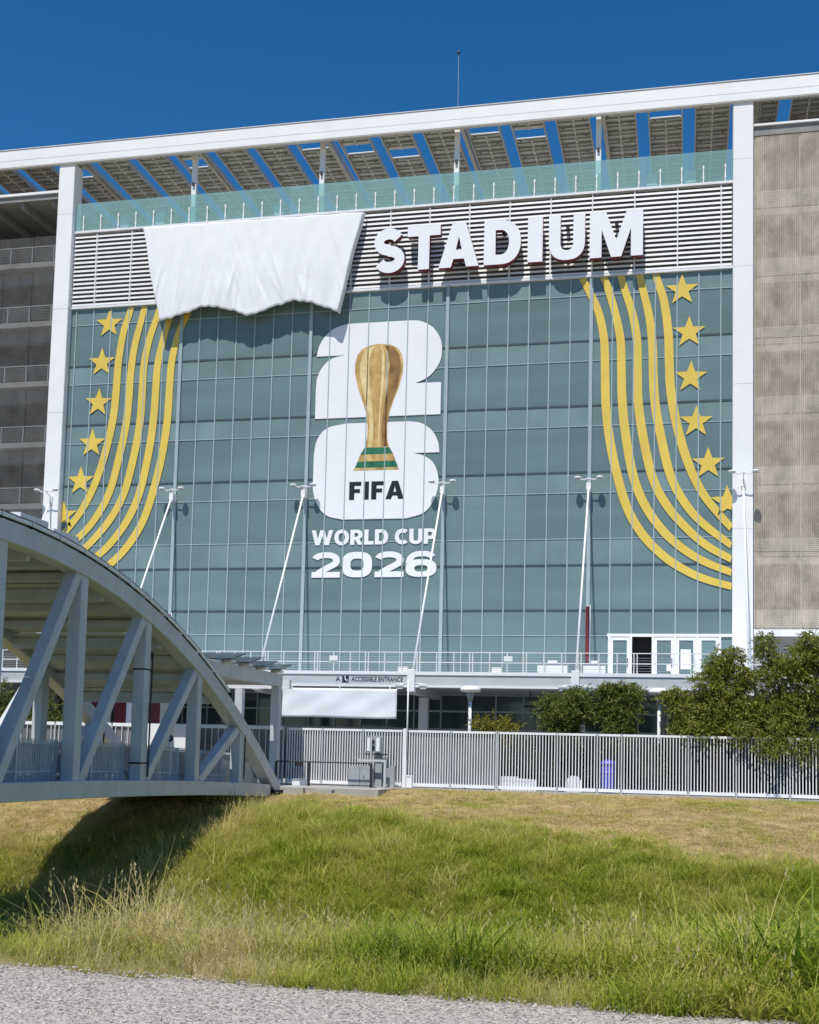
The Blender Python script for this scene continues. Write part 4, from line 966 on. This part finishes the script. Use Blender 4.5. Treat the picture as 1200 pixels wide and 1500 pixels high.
# ------------------------------------------------------------------ trees
def leaf_cloud(centers, n, size, droop, seed, loc):
    g = np.random.default_rng(seed); cs = np.array([c[:3] for c in centers], float); rs = np.array([c[3] for c in centers], float)
    w = rs**2; w /= w.sum(); tw = int(n/14); idx = g.choice(len(cs), tw, p=w)
    d = g.normal(size=(tw, 3)); d /= np.linalg.norm(d, axis=1)[:, None]
    rad = rs[idx]*(g.random(tw)**.5)*np.where(g.random(tw) < .16, g.uniform(1.0, 1.35, tw), 1)
    sq = np.array([1, 1, .85]); base = cs[idx]+d*rad[:, None]*sq
    dirs = d*.8+g.normal(size=(tw, 3))*.5; dirs[:, 2] += .25; dirs /= np.linalg.norm(dirs, axis=1)[:, None]
    V = []; F = []
    L = .42
    for b, t in zip(base, dirs):
        for k in range(14):
            s = k/13*L*g.uniform(.8, 1.2); p = b+t*s+np.array([0, 0, -droop*s*s])
            ld = t*.6+g.normal(size=3)*.75; ld[2] -= droop*.5; ld /= np.linalg.norm(ld)
            sd = np.cross(ld, g.normal(size=3)); sd /= np.linalg.norm(sd)+1e-6
            ln = size*g.uniform(.6, 1.35); wd = ln*.13
            i = len(V); m = p+ld*ln*.45
            V += [p, m+sd*wd, p+ld*ln, m-sd*wd]; F.append((i, i+1, i+2, i+3))
    me = bpy.data.meshes.new('crown'); me.from_pydata((np.array(V)-np.array(loc)).tolist(), [], F); return me
def loosen(lobes, seed, k=5):
    g = random.Random(seed); out = []
    for x, y, z, r_ in lobes:
        out.append((x, y, z, r_*.62))
        for _ in range(k):
            d = Vector((g.gauss(0, 1), g.gauss(0, .8), g.gauss(0, .9))).normalized()*r_*g.uniform(.55, .95)
            out.append((x+d.x, y+d.y, z+d.z, r_*g.uniform(.2, .42)))
    return out
def tree(name, label, base, lobes, n, size, lm, seed, cat='tree', group=None, droop=.7):
    t = Thing(name, label, cat, base, group); g = random.Random(seed)
    tr = MB(); bx, by, bz = base
    top = max(l_[2] for l_ in lobes)
    fork = Vector((bx+.1, by, bz+(top-bz)*.35))
    tr.tube([(bx, by, bz-.05), (bx+.06, by+.03, bz+(fork.z-bz)*.5), fork], [.17, .13, .11], 8)
    for l_ in lobes:
        c = Vector(l_[:3]); mid = fork.lerp(c, .5)+Vector((g.uniform(-.2, .2), g.uniform(-.2, .2), .2))
        tr.tube([fork, mid, c], [.09, .055, .025], 6)
        for k in range(7):
            e = c+Vector((g.gauss(0, 1), g.gauss(0, 1), g.gauss(.3, .8))).normalized()*l_[3]*g.uniform(.7, 1.0)
            tr.tube([mid.lerp(c, g.uniform(.3, 1)), mid.lerp(e, .6)+Vector((0, 0, .1)), e], [.028, .018, .007], 5)
    t.part('trunk', tr, M_bark, sm=True)
    t.part('crown', leaf_cloud(loosen(lobes, seed) if 'tree' in name else lobes, n, size, droop, seed, base), lm)
    return t
tree('leafy_tree', 'olive green leafy tree leaning over the fence beside the white column', (40.2, -12.9, 0),
     [(39.3, -13.1, 3.6, 1.25), (40.4, -13.2, 4.3, 1.35), (41.2, -13.0, 3.3, 1.3), (40.4, -13.3, 5.6, .75), (41.0, -13.2, 6.1, .55), (38.7, -13.2, 4.2, .65), (41.3, -13.1, 5.2, .8), (40.1, -13.7, 2.8, .9), (41.3, -14.2, 2.75, .6), (39.4, -14.0, 3.0, .6)], 38000, .17, M_leaf, 3)
tree('leafy_tree', 'largest leafy tree, in front of the beige perforated screen', (43.6, -13.0, 0),
     [(43.0, -13.2, 3.6, 1.4), (44.2, -13.1, 4.6, 1.5), (42.8, -13.2, 5.4, 1.1), (43.9, -13.3, 6.1, 1.05), (45.2, -13.1, 3.8, 1.4), (42.2, -13.5, 2.9, .95), (43.6, -14.0, 2.6, 1.0), (42.5, -14.3, 2.5, .75), (44.8, -14.2, 2.5, .8), (42.4, -13.2, 6.4, .6), (45.0, -13.0, 6.0, .9)], 50000, .17, M_leaf, 4)
tree('leafy_tree', 'leafy tree at the far end of the picket fence, past the largest one', (47.2, -13.0, 0),
     [(46.8, -13.2, 3.6, 1.3), (47.6, -13.1, 4.8, 1.4), (46.9, -13.2, 5.7, 1.0), (48.3, -13.1, 3.8, 1.2)], 18000, .17, M_leaf, 5)
tree('bushy_tree', 'small dark bushy tree between yellow shrub and blue bin', (33.7, -12.9, 0),
     [(33.6, -13.0, 3.5, .9), (34.3, -13.1, 3.6, .85), (33.0, -13.0, 3.2, .5), (32.75, -12.9, 4.0, .4), (34.2, -12.9, 4.3, .5), (33.8, -13.2, 2.7, .7)], 20000, .16, M_leafd, 6)
tree('bushy_tree', 'small dark bushy tree directly behind the blue bin', (36.0, -12.8, 0),
     [(35.7, -13.0, 3.6, .85), (36.4, -13.0, 3.6, .75), (36.5, -12.9, 4.5, .5), (35.6, -13.0, 4.4, .5), (36.0, -13.4, 2.65, .7), (36.1, -13.0, 4.4, .45)], 20000, .16, M_leafd, 7)
tree('yellow_shrub', 'rounded yellow-green shrub behind the fence beside a lamp post', (30.2, -12.3, 0),
     [(29.7, -12.3, 2.75, .7), (30.4, -12.3, 2.85, .75), (31.0, -12.3, 2.65, .6), (30.2, -12.3, 2.0, .9)], 6500, .13, M_leafy, 8, 'shrub')
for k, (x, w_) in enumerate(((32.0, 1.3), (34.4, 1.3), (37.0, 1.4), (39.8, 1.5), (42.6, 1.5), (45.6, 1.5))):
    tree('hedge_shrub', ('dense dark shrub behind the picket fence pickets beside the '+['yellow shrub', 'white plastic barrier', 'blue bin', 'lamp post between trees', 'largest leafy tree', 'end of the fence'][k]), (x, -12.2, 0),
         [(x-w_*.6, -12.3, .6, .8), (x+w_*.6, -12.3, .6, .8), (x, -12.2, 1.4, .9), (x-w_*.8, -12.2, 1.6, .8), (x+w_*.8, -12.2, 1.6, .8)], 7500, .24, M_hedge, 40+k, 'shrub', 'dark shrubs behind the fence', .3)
for k, (x, h, lab) in enumerate(((-1.0, 5.8, 'dark tree under the deck seen through the bridge, farthest from booths'), (2.2, 5.6, 'dark tree under the deck between two other dark trees'), (5.0, 5.2, 'dark tree under the deck right beside the red booths'))):
    tree('dark_tree', lab, (x, -9.2, 0), [(x, -9.2, h-1.4, 1.5), (x-1.1, -9.2, h-2.2, 1.2), (x+1.1, -9.2, h-2.2, 1.2), (x, -9.4, h-3, 1.3)], 6500, .22, M_leafd, 20+k)

# ------------------------------------------------------------------ grass (stuff)
def clump(name, nb, h, spread, lean, width, seed, seedhead=False, curl=.5):
    g = np.random.default_rng(seed); V = []; F = []
    for _ in range(nb):
        a = g.random()*6.283; r_ = spread*math.sqrt(g.random()); p = np.array([r_*math.cos(a), r_*math.sin(a), -.03])
        da = a+g.normal()*.9; d = np.array([math.cos(da), math.sin(da), 0.]); side = np.array([-d[1], d[0], 0])
        hh = h*g.uniform(.45, 1.1); ln = lean*g.uniform(.2, 1.3)*hh; w = width*g.uniform(.6, 1.3); i = len(V); cu = curl*g.random()
        ns = 4
        for k in range(ns):
            t = k/ns; q = p+d*ln*t*t+np.array([0, 0, hh*(t-cu*t**3*.55)]); ww = w*(1-t*.75)
            V += [q-side*ww/2, q+side*ww/2]
        V.append(p+d*ln+np.array([0, 0, hh*(1-cu*.62)]))
        for k in range(ns-1): F.append((i+2*k, i+2*k+1, i+2*k+3, i+2*k+2))
        F.append((i+2*ns-2, i+2*ns-1, i+2*ns))
        if seedhead and g.random() < .45:
            tip = V[-1]
            for m in range(5):
                j = len(V); q = tip+np.array([g.normal()*.012, g.normal()*.012, -m*.022]); e = g.normal(size=3); e /= np.linalg.norm(e)
                V += [q, q+e*.018+np.array([0, 0, .02]), q+np.array([0, 0, .042])]; F.append((j, j+1, j+2))
    me = bpy.data.meshes.new(name); me.from_pydata([tuple(v) for v in V], [], F); me.materials.append(M_grass); return me
def scatter(name, label, meshes, P, rot, scl, idx, tint):
    coll = bpy.data.collections.new(name+'_kinds')
    for i, me in enumerate(meshes):
        o = bpy.data.objects.new('%s_%02d' % (name, i), me); coll.objects.link(o)
    pm_ = bpy.data.meshes.new(name); pm_.from_pydata(P.tolist(), [], [])
    for nm, ty, dat in (('rot', 'FLOAT_VECTOR', rot), ('scl', 'FLOAT_VECTOR', scl), ('tint', 'FLOAT', tint), ('kind_index', 'INT', idx)):
        a = pm_.attributes.new(nm, ty, 'POINT')
        a.data.foreach_set('vector' if ty == 'FLOAT_VECTOR' else 'value', np.ascontiguousarray(dat).ravel())
    ng = bpy.data.node_groups.new(name, 'GeometryNodeTree')
    ng.interface.new_socket('Geometry', in_out='INPUT', socket_type='NodeSocketGeometry'); ng.interface.new_socket('Geometry', in_out='OUTPUT', socket_type='NodeSocketGeometry')
    n = ng.nodes; l = ng.links; gi = n.new('NodeGroupInput'); go = n.new('NodeGroupOutput')
    ip = n.new('GeometryNodeInstanceOnPoints'); ci = n.new('GeometryNodeCollectionInfo')
    ci.inputs['Collection'].default_value = coll; ci.inputs['Separate Children'].default_value = True; ci.inputs['Reset Children'].default_value = True
    def na(nm, ty):
        q = n.new('GeometryNodeInputNamedAttribute'); q.data_type = ty; q.inputs['Name'].default_value = nm; return q.outputs['Attribute']
    l.new(gi.outputs[0], ip.inputs['Points']); l.new(ci.outputs[0], ip.inputs['Instance']); ip.inputs['Pick Instance'].default_value = True
    l.new(na('kind_index', 'INT'), ip.inputs['Instance Index'])
    er = n.new('FunctionNodeEulerToRotation'); l.new(na('rot', 'FLOAT_VECTOR'), er.inputs[0]); l.new(er.outputs[0], ip.inputs['Rotation'])
    l.new(na('scl', 'FLOAT_VECTOR'), ip.inputs['Scale']); l.new(ip.outputs[0], go.inputs[0])
    o = bpy.data.objects.new(name, pm_); C.objects.link(o); o['kind'] = 'stuff'; o['label'] = label; o['category'] = 'grass' if 'stone' not in name else 'gravel'
    md = o.modifiers.new('scatter', 'NODES'); md.node_group = ng
    return o
def inview(x, y, z, pad=.12):
    d = np.stack([x-CAM.x, y-CAM.y, z-CAM.z], 1); w = d@np.array(fw); u_ = 1772.59*(d@np.array(rr))/w; return (w > 1) & (np.abs(u_) < 600*(1+pad*2.2))
def fbm(x, y, s):
    return (hash2(x, y, s)+.5*hash2(x+3.1, y-7, s*2.1)+.25*hash2(x-5, y+2, s*4.3))/1.75
# dry stubble on the upper bank
stub = [clump('stubble', 26, .10, .16, 1.3, .010, 40+i, curl=.9) for i in range(3)]
n = 34000; x = rng.uniform(2, 58, n); y = rng.uniform(-31.5, -15.9, n); z = zt(x, y)
k = inview(x, y, z) & (y > edge_green(x)-1.4+.5*fbm(x, y, 1.3)) & ~((x > 15) & (x < 26.5) & (y > -19.4)); x, y, z = x[k], y[k], z[k]; n = len(x)
tint = np.clip(.82+.20*fbm(x, y, .8)+rng.normal(0, .11, n)-.30*(fbm(x+4, y, .6) > .38), .28, 1)
s_ = rng.uniform(.6, 1.6, n)
scatter('dry_stubble', 'short dry straw stubble on the upper bank below the fence', stub, np.stack([x, y, z], 1), np.stack([rng.normal(0, .15, n), rng.normal(0, .15, n), rng.uniform(0, 6.28, n)], 1), np.stack([s_*1.3, s_*1.3, s_], 1), rng.integers(0, 3, n), tint)
# green growth on the far bank
tall = [clump('grass_clump', 30, .50, .22, .85, .025, 60+i, False, .8) for i in range(4)]+[clump('grass_clump', 20, .74, .20, .85, .016, 80+i, True, .9) for i in range(3)]
n = 60000; x = rng.uniform(4, 56, n); y = rng.uniform(-46, -20, n); z = zt(x, y)
k = inview(x, y, z) & (y < edge_green(x)+1.3*fbm(x, y, .9)+.5*fbm(x, y, 2.7)+rng.normal(0, .5, n)); x, y, z = x[k], y[k], z[k]; n = len(x)
dryp = np.clip((27.5-x)/5, 0, 1)*.45+.42*fbm(x, y, .55)+.35*fbm(x+11, y, 1.9)+rng.normal(0, .32, n)
tint = np.clip(.42+.34*dryp+.10*(y > edge_green(x)-1.8), .03, .98)
idx = np.where(rng.random(n) < np.clip(.12+.6*dryp, .04, .8), rng.integers(4, 7, n), rng.integers(0, 4, n))
s_ = rng.uniform(.45, 1.25, n)*(1.0+.45*fbm(x+5, y, 1.6))*(1-.35*(y > edge_green(x)-1.2))*np.where(rng.random(n) < .04, 1.5, 1)
scatter('bank_grass', 'green and straw grass covering the far bank', tall, np.stack([x, y, z], 1), np.stack([rng.normal(0, .12, n), rng.normal(0, .12, n), rng.uniform(0, 6.28, n)], 1), np.stack([s_, s_, s_], 1), idx, tint)
# near bank growth along the path
near = [clump('near_clump', 24, .58, .13, .8, .017, 100+i, False, .8) for i in range(4)]+[clump('near_clump', 20, .62, .09, .85, .006, 120+i, True, .9) for i in range(4)]+[clump('near_clump', 26, .44, .16, .8, .042, 140+i) for i in range(2)]
n = 26000; x = rng.uniform(28, 46, n); y = -60.15+10*rng.random(n)**1.35; z = zt(x, y)
k = inview(x, y, z, .25)
side = np.clip((x-34.8)/1.4, 0, 1)
k &= rng.random(n) < (.28+.72*side)*np.where(y < -59.9, .6, 1)
x, y, z = x[k], y[k], z[k]; n = len(x)
side = np.clip((x-34.8)/1.6, 0, 1); lush = np.clip((x-38.2)/1.4, 0, 1)
dry = np.exp(-((x-35.6)/.6)**2)*.28+np.exp(-((x-38.0)/.3)**2)*.2
tint = np.clip(.46-.12*side-.06*lush+dry+.22*fbm(x, y, 1.1)+.16*fbm(x, y, 2.9)+rng.normal(0, .13, n)+.16*(y < -59.5), .02, 1)
idx = np.where(tint > .56, rng.integers(4, 8, n), rng.integers(0, 4, n)); idx = np.where((lush > .5) & (rng.random(n) < .35), rng.integers(8, 10, n), idx)
s_ = rng.uniform(.45, 1.25, n)*np.where(y < -59.5, .55, 1)*(.82+.40*lush)*(1+.4*fbm(x+3, y, 2.2))*(.62+.38*np.clip((x-35.0)/.8, 0, 1))
scatter('near_grass', 'tall mixed grass and weeds along the gravel path edge', near, np.stack([x, y, z], 1), np.stack([rng.normal(0, .14, n), rng.normal(0, .14, n), rng.uniform(0, 6.28, n)], 1), np.stack([s_, s_, s_], 1), idx, tint)
# tall arching straw in tufts, dark weed stalks
straw = [clump('straw_tuft', 26, .85, .16, 1.0, .010, 160+i, True, 1.0) for i in range(4)]
tp = []
for (cx_, cy_, sx, sy, m_, lo, hi, t0) in ((34.55, -58.5, .22, .6, 44, .65, .95, .74), (35.35, -58.9, .25, .4, 16, .5, .8, .74), (36.0, -58.8, .3, .5, 14, .4, .65, .72), (37.9, -59.2, .15, .3, 7, .4, .6, .72), (34.25, -59.2, .2, .4, 10, .5, .75, .6), (39.2, -59.3, .3, .4, 10, .4, .6, .7)):
    for _ in range(m_):
        a, b = rng.normal(cx_, sx), min(rng.normal(cy_, sy), -0.0+-50); b = max(b, -59.95); q = rng.uniform(lo, hi)
        tp.append((a, b, float(zt(a, b)), q, t0+rng.normal(0, .09)))
tp = np.array(tp); n = len(tp)
scatter('straw_tufts', 'tall arching dry straw tufts beside the path', straw, tp[:, :3].copy(), np.stack([rng.normal(0, .15, n), rng.normal(0, .15, n), rng.uniform(0, 6.28, n)], 1), np.stack([tp[:, 3]]*3, 1), rng.integers(0, 4, n), np.clip(tp[:, 4], .2, 1))
def stalk(seed):
    g = random.Random(seed); mb = MB(); h = 1.0; x_ = g.uniform(-.06, .06)
    mb.tube([(0, 0, -.05), (x_*.4, 0, h*.5), (x_, 0, h)], [.008, .006, .003], 5)
    for k in range(9):
        z = h*(.35+.07*k); a = g.random()*6.28; L = .07*(1.3-z*.6)
        mb.tube([(x_*z*.8, 0, z), (x_*z*.8+L*.5*math.cos(a), L*.5*math.sin(a), z+L*.7), (x_*z*.8+L*.7*math.cos(a), L*.7*math.sin(a), z+L*1.4)], [.004, .005, .002], 4)
    me = mb.mesh('weed_stalk'); me.materials.append(M_grass); return me
sp = [(39.42, -54.2, .95), (40.05, -52.3, 1.35), (40.5, -51.5, 1.2), (38.1, -55.2, .8), (37.2, -55.0, .7), (38.9, -56, .6), (36.6, -55.5, .6)]
P = np.array([(a, b, float(zt(a, b))) for a, b, h in sp]); n = len(P); hh = np.array([h for a, b, h in sp])
scatter('weed_stalks', 'thin dark upright weed stalks standing above the grass', [stalk(i) for i in range(3)], P, np.zeros((n, 3)), np.stack([hh*1.2, hh*1.2, hh*1.25], 1), rng.integers(0, 3, n), np.full(n, .02))
# loose stones on the path
stm = []
for i in range(3):
    bm = bmesh.new(); bmesh.ops.create_icosphere(bm, subdivisions=1, radius=1)
    for v_ in bm.verts: v_.co *= random.uniform(.7, 1.15); v_.co.z *= .6
    me = bpy.data.meshes.new('stone'); bm.to_mesh(me); bm.free(); me.materials.append(mat('loose_stone_%d' % i, (.38, .345, .31), .9, .55, 30)); stm.append(me)
n = 16000; x = rng.uniform(32, 43, n); y = np.where(rng.random(n) < .06, rng.normal(-59.95, .12, n), rng.uniform(-62.6, -59.97, n)); z = np.where(y > -60.0, zt(x, y)+.012, .002)
s_ = rng.uniform(.004, .012, n)*np.where(rng.random(n) < .05, 1.7, 1)
scatter('gravel_stones', 'loose grey stones scattered over the gravel path', stm, np.stack([x, y, z], 1), rng.uniform(0, 6.28, (n, 3))*np.array([.1, .1, 1]), np.stack([s_, s_, s_], 1), rng.integers(0, 3, n), rng.random(n))
